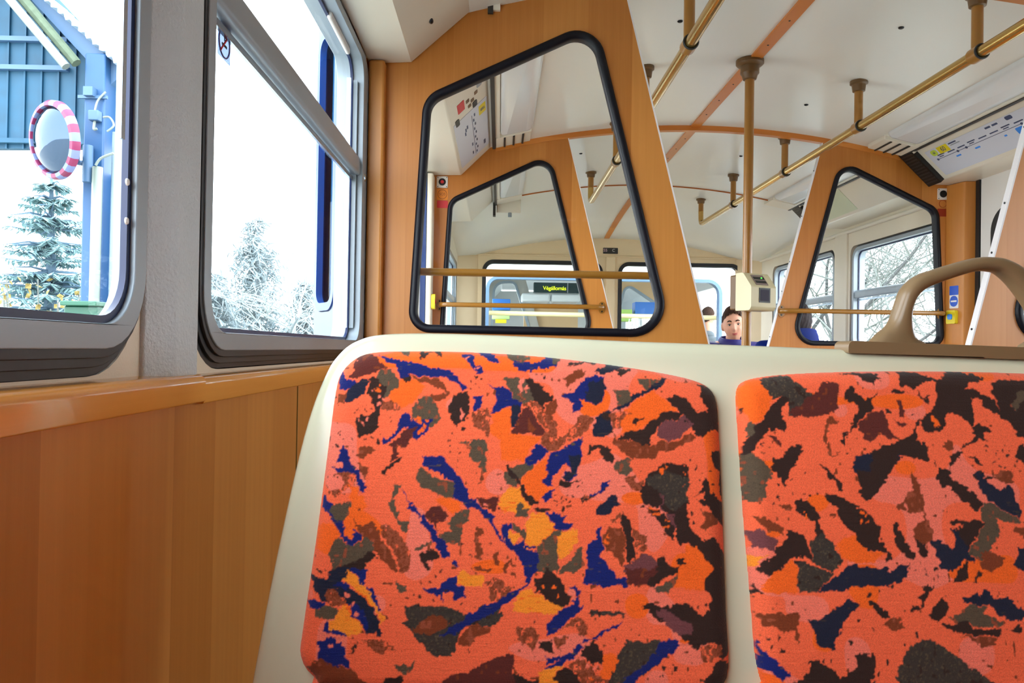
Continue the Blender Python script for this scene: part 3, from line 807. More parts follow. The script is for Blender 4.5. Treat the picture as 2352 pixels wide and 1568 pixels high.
cove_panel('oval_badge', -1, 2.57, 2.64, .150, .168, M['dark'], t, .0004, .0018, .008)
cove_panel('oval_badge', -1, 2.40, 2.45, .040, .062, M['alu'], t, .0004, .0012, .009)
# black louvred vents at the ends of the far coves
def vent(y0, y1, label):
    t = empty('vent', (1.81, (y0 + y1) / 2, 1.96), label, 'vent')
    cove_panel('housing', 1, y0, y1, -.004, .187, M['black'], t, -.004, .018, .003)
    for k in range(11):
        a = .012 + k * .0155
        cove_panel('louvre', 1, y0 + .008, y1 - .006, a, a + .007, M['dark'], t, .018, .0195, .001)
    cove_panel('end_cap', 1, y0 - .012, y0 - .001, -.002, .018, M['cove'], t, -.002, .019, .002)
vent(3.195, 3.292, 'black louvred vent at the end of the cove, beside the pale blue route map')
vent(4.42, 4.53, 'small black louvred vent in the rear compartment above the further partition')
# ad panel just before the further vent
tag(cove_panel('notice', 1, 3.95, 4.38, .02, .17, plain('notice_paper', (206, 216, 190), .4), None), 'pale green notice on the rear cove next to the small vent', 'notice')
# right-hand shell bracket beside the rear lamp
t = empty('lamp_bracket', (.05, 4.60, 2.03), 'grey bracket hanging at the end of the rear window-side lamp', 'bracket')
MB().box(-.03, .115, 4.575, 4.60, zc(.04) - .075, zc(.04) + .01).build('plate', M['cove'], t, bevel=.004)
MB().box(-.052, -.036, 4.55, 4.60, zc(0) - .09, zc(0) + .01).build('dark_stop', M['dark'], t)
MB().tube([(.05, 4.588, zc(.04) - .07), (.05, 4.588, zc(.04) - .10)], .012, 10).build('peg', M['alu'], t)

# number plate over the rear windows
t = empty('sign', (.872, YB - .003, 1.942), 'small dark plate reading 55 and C over the rear windows', 'sign')
MB().prism(rrect(.813, .931, 1.918, 1.965, .004, 4), XZ, YB - .005, YB).build('plate', M['dark'], t)
text_mesh('lettering', '55', .032, plain('pink_ink', (226, 190, 200), .5), t, frame_at((.831, YB - .0056, 1.944), (1, 0, 0), (0, 0, 1)))
text_mesh('lettering', 'C', .032, M['white'], t, frame_at((.896, YB - .0056, 1.944), (1, 0, 0), (0, 0, 1)))
tag(MB().lathe([(.006, 0), (.004, .002)], (.842, YB, 1.897), (0, -1, 0), 10).build('keyhole_cap', M['black']), 'tiny black cap under the 55 C plate', 'cap')

# no-smoking sticker on the second window
t = empty('sticker', (WL - .034, 1.003, 1.545), 'no smoking sticker on the second window just under its metal bar', 'sticker')
xs_ = WL - .0335
MB().prism(fillet([(.981, 1.523), (1.027, 1.523), (1.027, 1.566), (.981, 1.566)], .002, 3), YZ, xs_, xs_ + .0005).build('backing', M['film'], t)
MB().tube([(xs_ + .0006, 1.004 + .019 * math.cos(a), 1.545 + .019 * math.sin(a)) for a in [k * 2 * PI / 28 for k in range(28)]], .0011, 5, closed=True).build('ring', plain('sticker_violet', (86, 70, 120), .5), t)
MB().tube([(xs_ + .0008, .990, 1.531), (xs_ + .0008, 1.018, 1.559)], .0013, 6).build('slash', M['red'], t)
MB().box(xs_ + .0004, xs_ + .0009, .995, 1.013, 1.540, 1.5435).build('cigarette', M['dark'], t)
MB().box(xs_ + .0004, xs_ + .0009, 1.003, 1.006, 1.548, 1.556).build('smoke_mark', M['dark'], t)
# ------------------------------------------------------------------ the patterned double seat
# backrest plane: leans away from the lens towards its top.  Local (u, v): u along x, v up the slope, n towards the sitter
ZT_, YT_, SL = 1.165, .800, .18
BO = Vector((0, YT_, ZT_)); BV = Vector((0, SL, 1)).normalized(); BN = Vector((0, -1, SL)).normalized()
def B3(u, v, n=0): return BO + Vector((u, 0, 0)) + BV * v + BN * n
def buv(px, py):
    r = ray(px, py); p = EYE + r * (BN.dot(BO - EYE) / BN.dot(r)); q = p - BO
    return (q.x, q.dot(BV))
DIV = .2395
seat = empty('double_seat', (DIV, .62, 0), 'pale green plastic double tram seat with orange, coral and navy patterned pads', 'seat')
left = [buv(*p) for p in ((570, 1568), (625, 1284), (690, 1000), (738, 862), (775, 805), (818, 775), (880, 761))]
top = [buv(*p) for p in ((1010, 759), (1230, 767), (1450, 777), (1700, 786), (1950, 796), (2352, 812))]
q = top[-1]
right = [(.60, q[1] - .004), (.635, q[1] - .012), (.660, q[1] - .03), (.672, q[1] - .06), (.69, -.18), (.715, -.33), (.732, -.5), (.741, -.75)]
outline = spline([(-.262, -.75), (-.253, -.5)] + left + top + right, 6)
def rings_solid(mb, outline, rings, fp, back=None):
    m = len(outline); vs = []; fs = []
    for d, h in rings:
        for p in inset(outline, d): vs.append(fp(p[0], p[1], h))
    for i in range(len(rings) - 1):
        for k in range(m):
            l = (k + 1) % m
            fs.append((i * m + k, i * m + l, (i + 1) * m + l, (i + 1) * m + k))
    last = inset(outline, rings[-1][0])
    tri = tessellate_polygon([[Vector((p[0], p[1], 0)) for p in last]])
    o = (len(rings) - 1) * m
    fs += [tuple(o + i for i in t) for t in tri]
    first = inset(outline, rings[0][0])
    tri = tessellate_polygon([[Vector((p[0], p[1], 0)) for p in first]])
    fs += [tuple(t) for t in tri]
    return mb.add(vs, fs)
shell_b = rings_solid(MB(), outline, [(.004, -.040), (.0, -.034), (0, -.016), (.003, -.008), (.008, -.003), (.014, -.0008), (.024, 0)], lambda u, v, n: B3(u, v, n)).build('seat_shell', M['shell'], seat, angle=60)
rings_solid(MB(), inset(outline, .001), [(.01, -.052), (-.0015, -.047), (-.0015, -.0405), (.004, -.040)], lambda u, v, n: B3(u, v, n)).build('back_cover', M['shell_back'], seat, angle=60)

# pattern of the cloth, drawn shard by shard.  Shards are noted on tiles of the photo: (x0, y0, scale)
TILE = {'1': (680, 800, 5.88), '2': (1000, 800, 5.88), '3': (1300, 800, 5.88), '4': (680, 1050, 5.88), '5': (1000, 1050, 5.88), '6': (1300, 1050, 5.88),
        '7': (680, 1300, 4.704), '8': (1180, 1300, 4.704), 'a': (1680, 840, 5.88), 'b': (1980, 840, 6.03), 'c': (1680, 1080, 5.88),
        'd': (1980, 1080, 6.03), 'e': (1680, 1310, 5.88), 'f': (1980, 1310, 6.08)}
CLOTH = """
1R 820,100 1050,100 1100,150 1270,290 1150,330 980,380 880,450 780,430 820,250
1G 1150,330 1300,300 1400,450 1420,520 1330,640 1230,720 1180,600 1120,480 1140,380
1K 1050,390 1130,440 1180,480 1270,560 1240,680 1180,830 1160,980 1100,1100 1040,1160 880,1200 850,1050 840,960 1040,900 1110,860 1050,700 1010,640
1N 600,300 640,310 730,440 860,470 840,540 670,580 600,540 590,450
1S 860,480 1030,440 960,650 850,690 730,760 690,740 720,600
1B 600,620 720,610 680,760 570,780
1O 1430,430 1700,450 1760,560 1700,640 1600,740 1480,820 1380,780 1300,680 1400,540
1N 1090,110 1200,130 1400,170 1500,220 1700,250 1950,300 2080,340 2200,430 2350,580 2250,600 2220,540 2070,440 1900,410 1550,390 1450,420 1400,300 1280,220 1150,150
1K 1450,400 1560,390 1570,450 1530,480
1B 1560,400 1950,430 1990,520 2100,620 2000,700 1950,740 1800,720 1850,650 2050,630 1950,560 1750,490
1G 1680,700 1800,680 1900,760 1960,950 1900,1050 1820,1100 1700,960 1600,980 1600,820
1N 1420,960 1520,890 1590,980 1700,1000 1860,980 1830,1090 1780,1160 1640,1240 1560,1200 1520,1080 1400,1180 1300,1280 1220,1310 1200,1200 1280,1240 1390,1130
1R 1480,1150 1650,1060 1600,1200 1500,1350 1420,1340 1400,1500 1300,1529 1350,1350 1280,1340 1440,1200
1W 1200,760 1330,720 1460,820 1380,870 1200,850
1N 700,1310 740,1390 780,1529 580,1529 640,1380
1B 880,1330 1080,1330 1140,1380 1000,1420 900,1500 850,1480
1K 1680,60 1940,40 1980,150 1920,120 1880,60 1750,90 1740,170 1690,160
1G 1380,45 1540,45 1560,130 1450,100
1K 2130,660 2330,630 2352,900 2300,1000 2170,1070 2090,990 2080,780
2N 380,90 500,110 530,220 680,350 580,380 510,260 400,150
2K 320,620 450,620 480,720 430,1000 280,1060 210,960 230,700
2P 380,810 410,900 390,1000 350,990
2N 570,50 750,60 820,130 890,220 800,230 700,180 620,100
2G 970,70 1250,90 1300,130 1200,190 1010,210 980,150
2N 1010,210 1250,190 1330,230 1520,90 1640,110 1680,200 1620,280 1400,290 1290,370 1250,330 1120,320 1050,250
2G 1560,100 1700,140 1660,220 1580,230
2N 530,680 650,660 640,800 590,890 540,860
2W 500,880 760,820 740,960 720,1180 690,1230 660,1120 560,1080 470,1010
2N 690,500 760,540 900,550 1000,600 1030,660 1170,740 1160,800 1000,800 840,910 760,880 810,780 820,650 790,580
2G 900,420 1130,430 1300,450 1340,540 1400,680 1330,720 1180,760 1050,670 980,560
2P 1160,400 1190,420 1180,560 1150,650 1130,560
2K 1200,420 1300,440 1460,590 1580,670 1550,730 1470,760 1430,900 1350,740 1300,680 1250,540
2W 1180,760 1330,730 1460,860 1600,1060 1640,1120 1600,1180 1640,1250 1750,1170 1900,960 1990,920 2120,960 2080,1080 1960,1160 1700,1320 1620,1400 1500,1390 1440,1290 1460,1100
2S 1010,800 1160,800 1110,1020 1060,1070 1000,1060
2R 1180,820 1240,830 1350,980 1460,1150 1440,1190 1180,1170 1040,1200 1000,1140 1080,1060 1130,960
2B 1560,720 1620,710 1610,800 1560,960 1650,1100 1600,1060 1460,880 1480,790
2N 1690,640 1850,600 1950,480 2050,420 2260,400 2260,640 2210,760 2140,800 2020,740 1940,700 1940,760 1950,850 1800,880 1830,760 1710,680
2S 2040,500 2260,440 2250,650 2200,760 2140,800 2020,720
2S 2100,370 2330,210 2352,340 2200,380
2K 1780,220 1920,210 1980,150 1850,150 1900,125 2010,150 2080,210 2200,200 2130,270 2090,250 2000,200 1940,240 1770,270
2B 1690,450 1800,370 1870,340 1940,300 2000,380 1880,460 1760,560 1760,460
2O 760,900 1000,830 1010,1050 1000,1180 1440,1210 1380,1290 1200,1430 1160,1529 900,1529 860,1300 800,1100
2G 480,1250 690,1240 690,1529 500,1529 480,1400
2G 300,1270 470,1240 460,1350 420,1290
2K 340,1100 440,1090 430,1120 350,1125
2N 1190,1500 1380,1300 1440,1310 1500,1390 1400,1529 1170,1529
2N 1520,1430 1640,1400 1960,1200 1940,1529 1510,1529
2K 2070,1190 2130,1020 2180,930 2280,860 2352,860 2352,1140 2250,1200
2K 2050,1330 2200,1310 2300,1400 2352,1460 2352,1529 2270,1500 2190,1370 2110,1360 2060,1460
3S 580,170 800,190 740,270 560,340 420,370 520,290
3K 640,300 870,290 720,410
3G 930,430 1350,440 1180,580 1040,580
3S 1060,580 1220,450 1350,440 1250,540 1100,620 1000,650 830,770 740,840 600,870 480,880 470,960 590,1000 580,1110 500,1200 300,1190 390,960 490,860 620,850 700,760 900,640
3G 590,590 820,600 820,740 680,790 640,650
3O 1130,610 1280,720 1480,870 1280,890 1080,1040 960,1110 840,1150 680,1150 720,900 900,740
3W 540,900 720,880 860,900 720,960 690,1080 590,1100 600,980
3K 860,1000 1000,940 1010,960 880,1050
3K 1280,700 1450,660 1580,720 1720,880 2040,850 2050,1120 1930,1130 1720,1210 1600,1000 1520,900 1400,790
3K 1750,510 1950,540 2040,640 2040,860 1860,880 1790,760
3K 1260,890 1540,890 1460,980 1260,1000 1150,1120 1080,1330 900,1370 870,1250 650,1240 760,1150 1000,1120 1120,980
3M 1260,1000 1440,990 1540,920 1660,1030 1560,1150 1370,1280 1230,1220 1170,1120
3B 590,1130 650,1240 880,1260 1080,1340 1240,1250 1380,1290 1650,1160 1720,1230 1540,1320 1330,1400 1240,1390 1100,1500 850,1500 700,1380 600,1280
3K 280,1330 480,1310 610,1450 600,1529 500,1500 410,1380 330,1370 310,1450 280,1450
3K 1920,1390 2060,1380 2070,1529 1930,1529
4N 590,0 750,0 850,170 920,180 900,260 990,400 970,490 900,470 850,330 820,200 620,220 520,110 640,150 690,130 620,30
4W 560,230 830,190 840,330 780,400 560,540 510,470 660,400 700,330
4N 400,500 430,540 480,610 560,640 700,900 720,1010 800,960 940,1040 930,1100 820,1200 740,1150 640,1000 520,830 440,720 380,640
4G 540,640 740,590 790,690 700,830 600,860 520,750
4O 700,340 860,400 900,480 1000,660 900,760 800,800 800,1090 690,980 720,830 780,700 760,560 800,460
4B 810,790 860,870 960,900 1060,880 1140,960 1240,1150 1350,1340 1420,1450 1400,1529 1300,1500 1230,1380 1100,1220 1080,1110 960,1080 860,960
4G 590,1080 640,1050 760,1170 840,1190 1000,1060 1080,1120 1100,1240 1140,1330 1000,1390 940,1529 520,1529 530,1390 480,1290 520,1190
4K 1100,1240 1140,1330 1000,1380 930,1529 520,1529 600,1450 850,1400 980,1260
4W 1170,930 1260,870 1320,940 1480,1040 1500,1150 1590,1330 1530,1529 1450,1529 1400,1340 1280,1150
4O 320,900 560,880 640,1020 520,1180 480,1290 300,1200
4G 1330,380 1440,360 1400,500 1350,600 1400,700 1420,830 1530,850 1540,950 1480,1010 1400,860 1330,720 1300,620 1350,520
4N 1440,400 1530,510 1590,620 1700,730 1830,900 1900,1030 2020,1080 2090,1260 2070,1350 1990,1310 1900,1200 1870,1100 1780,960 1720,860 1680,770 1540,690 1580,640 1530,540
4N 1730,0 2000,0 2130,180 2260,400 2352,470 2352,700 2290,600 2150,570 2100,500 2140,320 1900,200 1740,120
4G 1660,160 1750,150 1880,270 2130,320 2150,480 2130,570 2000,520 1850,460 1720,400 1660,310
4O 1890,560 2030,520 2100,580 2240,590 2230,690 2140,740 1980,640
4R 1760,720 1870,640 1980,660 2070,760 2030,860 1920,900 1900,1000 1850,880 1740,780
4G 2130,760 2300,680 2352,700 2352,830 2270,910 2230,1180 2030,1130 1960,1020 2120,970 2100,880
4K 1690,1290 1890,1210 1960,1330 1780,1390 1840,1480 1780,1490 1700,1370
4K 1250,120 1320,90 1450,0 1480,0 1330,160 1280,180 1260,240 1220,240
4N 2110,1370 2180,1380 2200,1440 2140,1430
4G 1640,1190 1860,1110 1860,1170 1660,1230
4B 860,80 1010,130 1000,270 940,260
5N 0,0 110,0 280,210 450,420 470,530 560,560 640,660 780,760 760,850 830,960 880,1080 1050,1180 1200,1240 1370,1260 1360,1529 1190,1529 1140,1370 1030,1240 850,1080 740,880 620,740 450,640 400,530 270,440 250,300 0,100
5G 940,360 930,250 940,180 1000,180 1130,90 1250,90 1310,140 1160,270 1110,340 1030,400
5K 940,110 1000,100 1060,240 1130,330 1200,440 1370,620 1270,630 1160,500 1130,370 1030,290
5N 1190,0 1450,0 1370,70 1290,130 1180,80
5O 1500,20 1490,250 1430,300 1450,350 1580,400 1440,560 1350,600 1200,430 1130,310 1280,170
5N 1510,0 1940,0 1920,170 1870,260 1780,330 1680,270 1720,200 1820,200 1760,90 1640,180 1540,310 1590,380 1440,350 1430,300 1500,250 1480,150
5S 1790,0 1940,0 1920,170 1760,340 1680,270 1740,210 1820,200 1800,100
5Y 990,410 1130,390 1160,520 1270,640 1260,740 1080,720 900,730 840,620 900,480
5N 1420,570 1500,450 1590,410 1550,530 1460,600
5R 550,540 740,540 860,490 830,580 850,670 800,720 660,660
5G 1090,640 1170,600 1180,680 1260,690 1250,770 1200,800 1070,800 1110,730
5K 1310,680 1480,680 1530,700 1450,750 1340,720
5N 1460,740 1640,760 1680,730 1700,790 1760,770 1690,850 1830,880 1800,950 1680,960 1580,950 1570,840
5Y 1270,760 1440,740 1560,850 1570,950 1500,1040 1350,1200 1240,1180 1200,1000 1220,850
5N 880,890 1020,880 1040,960 980,1000 1010,1110 1060,1170 1180,1080 1210,1170 1330,1210 1100,1250 880,1060
5Y 980,1000 1110,1000 1110,1060 1060,1160 1000,1110
5G 1030,880 1120,920 1200,990 1210,1090 1130,1080 1120,1000 1050,970
5G 1350,1200 1480,1080 1580,980 1680,960 1680,1040 1610,1060 1640,1250 1640,1529 1350,1529 1370,1300
5Y 1620,1060 1680,990 1870,960 1900,1000 1870,1150 1700,1350 1640,1300
5G 1700,1430 1800,1330 1930,1200 1960,1210 1950,1420 1850,1529 1640,1529
5N 2010,1130 2200,1070 2120,980 2200,920 2200,1190 2230,1220 2170,1310 2260,1400 2352,1529 2010,1500
5B 560,920 640,960 690,1000 580,1060 620,1120 660,1240 640,1340 540,1330 570,1200 520,1080
5B 510,1450 600,1430 640,1490 760,1470 700,1529 560,1510
5B 880,1440 1010,1330 1080,1470 1040,1450 1000,1390 950,1529 900,1529
5B 800,1300 870,1240 840,1440 770,1390
5B 610,200 660,190 650,320 610,360
5G 600,60 690,0 680,200 620,200
5K 1630,420 1650,320 1700,330 1830,330 1960,270 1850,350 1750,440 1780,390 1640,390
5K 1930,540 2060,500 2150,480 2250,440 2200,370 2310,330 2290,430 2130,510 2060,560 1920,650 1980,590
6N 440,360 560,330 500,440 430,490 290,530 280,490 440,460
6S 380,690 620,480 640,580 690,640 600,680 520,790 470,770 370,800
6G 600,120 690,60 760,0 830,40 800,110 860,190 740,260 660,220
6K 960,400 1120,200 1220,110 1360,60 1480,120 1600,130 1600,520 1560,700 1620,930 1780,1090 2000,1310 2070,1529 1980,1529 1700,1200 1580,1130 1490,1160 1450,1090 1450,950 1390,830 1330,770 1240,650 1200,670 1010,640 970,520
6D 1000,300 1300,180 1600,300 1600,560 1400,740 1270,600 1250,480 1120,400
6K 1040,680 1230,690 1220,740 1380,840 1430,960 1420,1090 1370,1090 1250,920 1100,780
6O 1060,665 1220,680 1215,700 1070,690
6O 1090,740 1230,745 1225,770 1100,760
6O 1260,820 1390,825 1385,850 1280,840
6O 1230,905 1330,910 1330,930 1250,930
6M 1230,490 1260,490 1250,640 1300,740 1390,790 1440,900 1430,990 1400,900 1280,760 1230,640
6K 1740,480 1780,380 1820,270 1870,330 1900,440 2020,580 2100,640 2110,940 2000,860 1900,740 1880,640 1780,640 1690,560 1800,570 1790,480 1650,530
6B 1740,700 1900,740 2000,860 1980,900 1800,970 1730,930 1830,830
6K 1900,0 2080,0 2090,600 2030,480 2040,200 1960,150
6K 1820,1070 1960,1060 2080,1250 2130,1400 2150,1529 2080,1529 1990,1320 1840,1260
6O 1580,1150 1680,1180 1940,1450 1940,1529 1450,1529 1580,1400 1570,1290
6B 460,1000 540,930 620,950 690,930 740,1100 750,1330 740,1480 640,1350 580,1270 480,1220 440,1150
6K 710,700 800,800 830,950 850,1150 890,1230 880,1330 810,1410 780,1380 760,1200 720,1000 700,850
6W 840,930 960,980 1050,1080 1030,1150 1060,1200 960,1260 890,1200 860,1100
6N 370,920 430,930 440,1200 470,1230 400,1310 480,1410 590,1529 240,1500 240,1140 330,1080 380,1060
6W 560,870 550,820 690,720 700,790 640,850
6M 760,1450 900,1350 960,1280 1100,1290 1220,1400 1200,1529 740,1529
6K 1210,1330 1270,1330 1320,1420 1480,1450 1320,1529 1200,1529
6K 1450,1390 1550,1330 1560,1410 1510,1470
6W 760,270 860,250 900,330 1000,310 950,480 880,480 820,440
7S 420,0 600,0 640,40 590,100 500,160 620,200 780,330 880,440 920,580 950,740 920,720 890,680 800,710 750,650 740,590 650,500 600,400 550,310 450,400 360,380 300,300 240,240 200,130 190,60 300,110 380,130
7N 440,170 560,140 620,190 600,240 500,200
7N 600,400 700,380 800,560 820,660 760,660 740,580 650,500
7N 140,330 260,350 350,370 340,420 200,420
7G 240,430 360,400 500,430 470,530 390,540 260,510
7W 360,240 480,220 560,330 590,390 480,410 400,400 370,330
7Y 500,430 560,400 640,500 740,600 740,680 600,720 400,640 390,560 480,530
7Y 600,30 650,70 740,120 800,230 900,330 940,440 980,560 930,590 900,440 780,300 650,190 540,120
7N 620,0 760,0 800,50 780,180 740,170 720,90 650,60
7N 790,200 850,230 930,350 940,450 900,380 840,280
7K 960,470 1010,530 990,570
7N 340,660 360,560 400,580 390,640 580,690 580,715 400,690
7N 260,800 350,740 460,740 540,820 570,900 620,1050 480,1050 270,950 290,850
7B 200,1000 280,950 480,1050 620,1060 740,1180 830,1261 300,1261 150,1070
7W 750,760 1000,760 1100,880 900,930 850,860
7D 1200,410 1290,380 1450,390 1640,400 1760,450 1800,490 1930,490 2000,400 2120,380 2352,220 2352,310 2210,420 2180,470 2250,490 2220,560 2120,600 1950,590 1830,630 1760,690 1740,820 1740,890 1620,940 1480,920 1400,840 1340,780 1270,650 1190,590 1240,530 1200,480
7B 1400,550 1500,480 1620,510 1670,590 1600,650 1450,700 1280,680 1300,620
7N 1860,490 2000,420 2200,300 2352,220 2352,310 2210,420 1900,590 1700,700 1560,720 1700,620
7B 1880,620 1950,590 2120,610 1900,820 1780,840 1760,740
7N 1400,200 1580,200 1640,110 1750,60 1760,160 1830,190 1830,290 1700,350 1720,260 1690,230 1600,280 1600,400 1580,280 1470,260
7G 1110,120 1200,190 1200,250 1130,250
7W 2090,220 2050,140 2140,80 2220,110 2240,180 2352,190 2352,240 2180,340 2100,330
7G 1080,1040 1180,990 1230,1050 1290,970 1290,1060 1200,1150 1140,1110
7K 920,1261 1040,1160 1170,1150 1160,1261
7R 1590,1190 1700,1130 1890,1080 2000,1000 2170,940 2352,900 2352,1261 1620,1261
7Y 1760,30 2040,80 2020,200 1850,190 1760,150
7K 620,880 700,760 680,850 640,900
8N 100,0 240,0 130,170 0,320 0,240 120,150
8K 200,130 320,60 350,0 480,120 580,300 560,390 480,400 440,380 330,310 240,230
8Y 0,310 170,200 330,320 500,410 440,470 100,470 0,460
8N 590,200 640,180 700,240 680,380 740,400 640,500 400,690 320,710 350,590 430,490 500,420 620,390 580,350 660,320
8N 740,0 1000,0 1080,90 1200,100 1200,180 1000,190 850,190 740,150 760,80
8R 1170,0 1540,0 1440,110 1400,180 1180,170
8K 1540,0 1800,0 1640,80 1470,190 1400,180 1440,110
8G 1480,200 1590,160 1720,50 1710,170 1640,260 1540,260
8O 1720,0 2120,0 2050,100 2010,230 1900,250 1700,200
8K 2120,0 2352,0 2310,600 2310,900 2200,1000 2100,790 1950,780 1730,690 1560,560 1330,400 1450,370 1560,420 1660,380 1820,370 2000,500 2070,450 2070,280 2010,230 2050,100
8M 1480,430 1640,450 1780,560 1910,620 1880,720 1700,680 1600,600
8K 1730,690 1900,740 2100,780 1980,800 1910,860 1840,780
8D 770,480 820,440 900,460 1180,460 1140,540 1120,500 980,510 860,510
8N 810,750 900,690 920,650 1000,640 1130,560 1110,600 850,760 700,800 740,830 600,950 520,1000 310,1120 320,1060 470,960 340,1010 320,950 440,930 600,870 720,790 740,740
8W 480,640 680,520 780,580 770,700 720,720 680,640 580,620
8K 260,780 400,780 430,880 340,900 270,840
8W 430,720 560,720 520,830 490,890 430,800
8K 720,860 850,760 900,860 960,890 920,1030 800,1010 720,920
8W 560,1020 700,930 750,1000 890,1060 860,1140 1000,1180 1080,1261 700,1261 620,1120
8K 400,1150 530,1030 640,1120 760,1261 420,1261
8Y 250,1110 440,1020 520,1010 400,1150 470,1210 400,1261 240,1261
8D 1160,830 1180,760 1300,770 1540,770 1640,730 1700,750 1750,820 1620,930 1420,1100 1230,1230 980,1240 1060,1040 1100,900
8N 1540,770 1640,730 1700,750 1750,820 1620,930 1250,1220 1100,1230 1400,1000 1500,880
8O 930,900 1060,900 1100,980 990,1190 890,1140 930,1040
8K 2000,1200 2080,1100 2110,1000 2310,1000 2310,1261 2050,1261
8W 1940,830 2080,800 2200,830 2190,900 2070,990 1980,960
8W 0,640 200,620 250,720 200,880 60,760
8K 0,1130 60,1110 120,1200 240,1180 230,1261 0,1261
aD 350,180 560,150 740,150 800,260 930,330 960,400 1100,400 960,660 700,700 660,480 590,420 480,470 430,400 330,300
aK 590,430 700,460 660,520 580,600 600,680 660,780 640,900 480,880 430,860 330,960 270,1080 200,1200 100,1200 150,1060 230,880 330,740 490,540
aG 100,1210 240,1160 400,1340 480,1400 440,1529 110,1529
aG 150,830 200,740 270,820 200,950 150,1000
aO 60,360 180,200 340,190 480,500 380,680 240,810 160,660 60,600
aR 700,640 1000,420 1150,230 1330,240 1350,400 1330,560 1240,680 1050,700 740,720
aK 1420,130 1500,110 1900,110 1910,200 1840,220 1860,300 1760,240 1630,160
aK 1420,400 1500,310 1560,340 1540,380 1640,440 1700,480 1870,390 1800,470 1790,560 1750,640 1600,780 1500,900 1440,1000 1400,1080 1370,960 1480,900 1520,780 1620,580 1500,510 1430,480
aR 1760,640 1930,620 1990,760 2020,890 2130,990 2000,1010 1880,920 1740,1050 1600,900 1590,800 1700,740
aK 2180,180 2352,100 2352,330 2180,300
aS 1540,1250 1700,1200 1860,1150 2130,1030 2250,1000 2352,900 2352,1210 2150,1230 2080,1340 1950,1529 1620,1529 1530,1430
aK 600,1200 750,1120 850,1060 860,1160 800,1280 800,1340 740,1370 660,1500 560,1529 500,1420 440,1350 490,1260 600,1250
aR 410,960 460,940 620,1070 600,1120 520,1070
aB 1160,870 1240,700 1330,760 1300,820 1230,820 1190,1010 1260,1220 1370,1130 1270,1250 1200,1190 1150,980
aK 1100,1330 1170,1360 1300,1529 1220,1529
bK 440,180 420,90 700,110 910,220 1040,160 1140,80 1300,80 1380,130 1480,120 1540,190 1500,250 1340,260 1280,340 1440,420 1380,480 1400,700 1380,870 1260,760 1140,690 1050,680 1010,720 1040,820 930,930 740,920 700,780 620,900 630,1010 600,1060 780,1120 740,1200 780,1310 600,1280 380,1250 250,1529 0,1529 0,1200 250,1100 500,1020 640,820 760,680 900,560 900,260 760,220 600,330 420,290
bO 810,720 870,700 950,820 870,860
bK 280,390 380,340 520,390 420,400 340,420
bR 350,500 440,510 470,700 380,720 370,600
bR 320,770 510,810 440,880 380,820
bK 630,370 720,460 760,470 790,420 810,500 770,550 700,480 650,440
bK 1280,340 1440,350 1560,430 1720,560 1760,700 1620,640 1480,500 1370,440
bK 1640,280 1780,230 2170,230 2243,280 2243,1100 2100,1010 1980,980 1880,780 1760,720 1730,560 1650,420
bG 1900,560 2050,390 2150,380 2050,560 1980,640
bK 1380,850 1500,820 1600,890 1640,960 1520,930 1500,1000 1580,1080 1430,1030 1300,1120 1200,1150 1300,1060 1400,1000
bK 1070,1280 1180,1190 1260,1200 1140,1340 1070,1450 1060,1340
bB 980,1120 1040,1030 1110,1060 1120,1150 1040,1190
bK 1320,1270 1400,1250 1490,1390 1420,1370
bK 2050,1100 2243,1200 2243,1529 2100,1400 1960,1280 1990,1130
bK 900,1400 1040,1450 1080,1568 880,1568
bK 1370,1480 1500,1450 1520,1529 1700,1529 1600,1568 1400,1568
cG 110,0 390,0 420,330 330,420 140,420
cK 480,0 700,0 660,180 630,210 560,90
cK 1150,0 1210,0 1380,200 1400,280 1300,270 1310,160 1180,60
cK 1600,0 2050,0 1860,290 1720,410 1640,390 1580,310 1640,220 1590,90
cK 1120,310 1200,300 1500,430 1620,500 1760,620 1880,760 1880,950 2070,1160 1960,1240 1980,1110 1740,1050 1620,970 1560,920 1550,830 1460,770 1350,650 1310,490 1180,380
cK 800,380 950,410 1050,530 1140,830 1020,880 1050,760 1020,680 900,640 790,580 780,480
cK 650,800 720,790 920,930 960,1060 1000,1190 860,1130 740,1150 620,1270 500,1380 400,1400 260,1330 350,1230 480,1140 510,1060 640,960
cD 1020,880 1140,830 1290,990 1400,1190 1250,1350 1100,1290 1000,1190 970,960
cD 750,1180 880,1180 1030,1270 1250,1370 1120,1529 800,1529 800,1330
cS 1120,1529 1300,1400 1430,1280 1530,1240 1700,1290 2000,1290 1950,1360 2150,1330 2270,1240 2200,1400 2050,1470 2000,1529
cM 190,820 300,750 560,950 510,1080 380,1020 210,1000
cB 200,620 340,620 620,760 600,860 500,820 330,720
cO 1290,960 1420,870 1560,900 1640,970 1740,1060 1960,1110 1720,1230 1530,1240 1410,1190
cY 210,1140 420,1140 250,1290 210,1260
cO 450,1400 640,1260 740,1180 790,1320 800,1529 330,1529
cK 2040,720 2100,700 2180,900 2340,1090 2330,1180 2250,1180 2130,1050 2060,920
cB 2230,400 2352,300 2352,560 2250,540
cB 2080,490 2200,430 2230,520 2130,540
cB 540,480 650,430 720,460 720,540
dK 900,0 1080,0 1060,90 1250,210 1510,440 1450,550 1390,540 1150,330 1040,210 940,250 910,150
dS 1370,30 1480,20 1600,200 1740,280 1850,180 1930,250 2010,560 2030,670 1900,600 1560,410 1470,220 1450,110
dG 1510,450 1600,440 2030,680 1950,740 1700,640 1740,850 1620,1040 1470,1240 1350,1150 1320,1080 1420,950 1530,740 1480,560
dK 1070,690 1120,640 1200,680 1530,690 1530,720 1440,900 1300,1090 1200,1010 1130,790 1250,740 1110,740
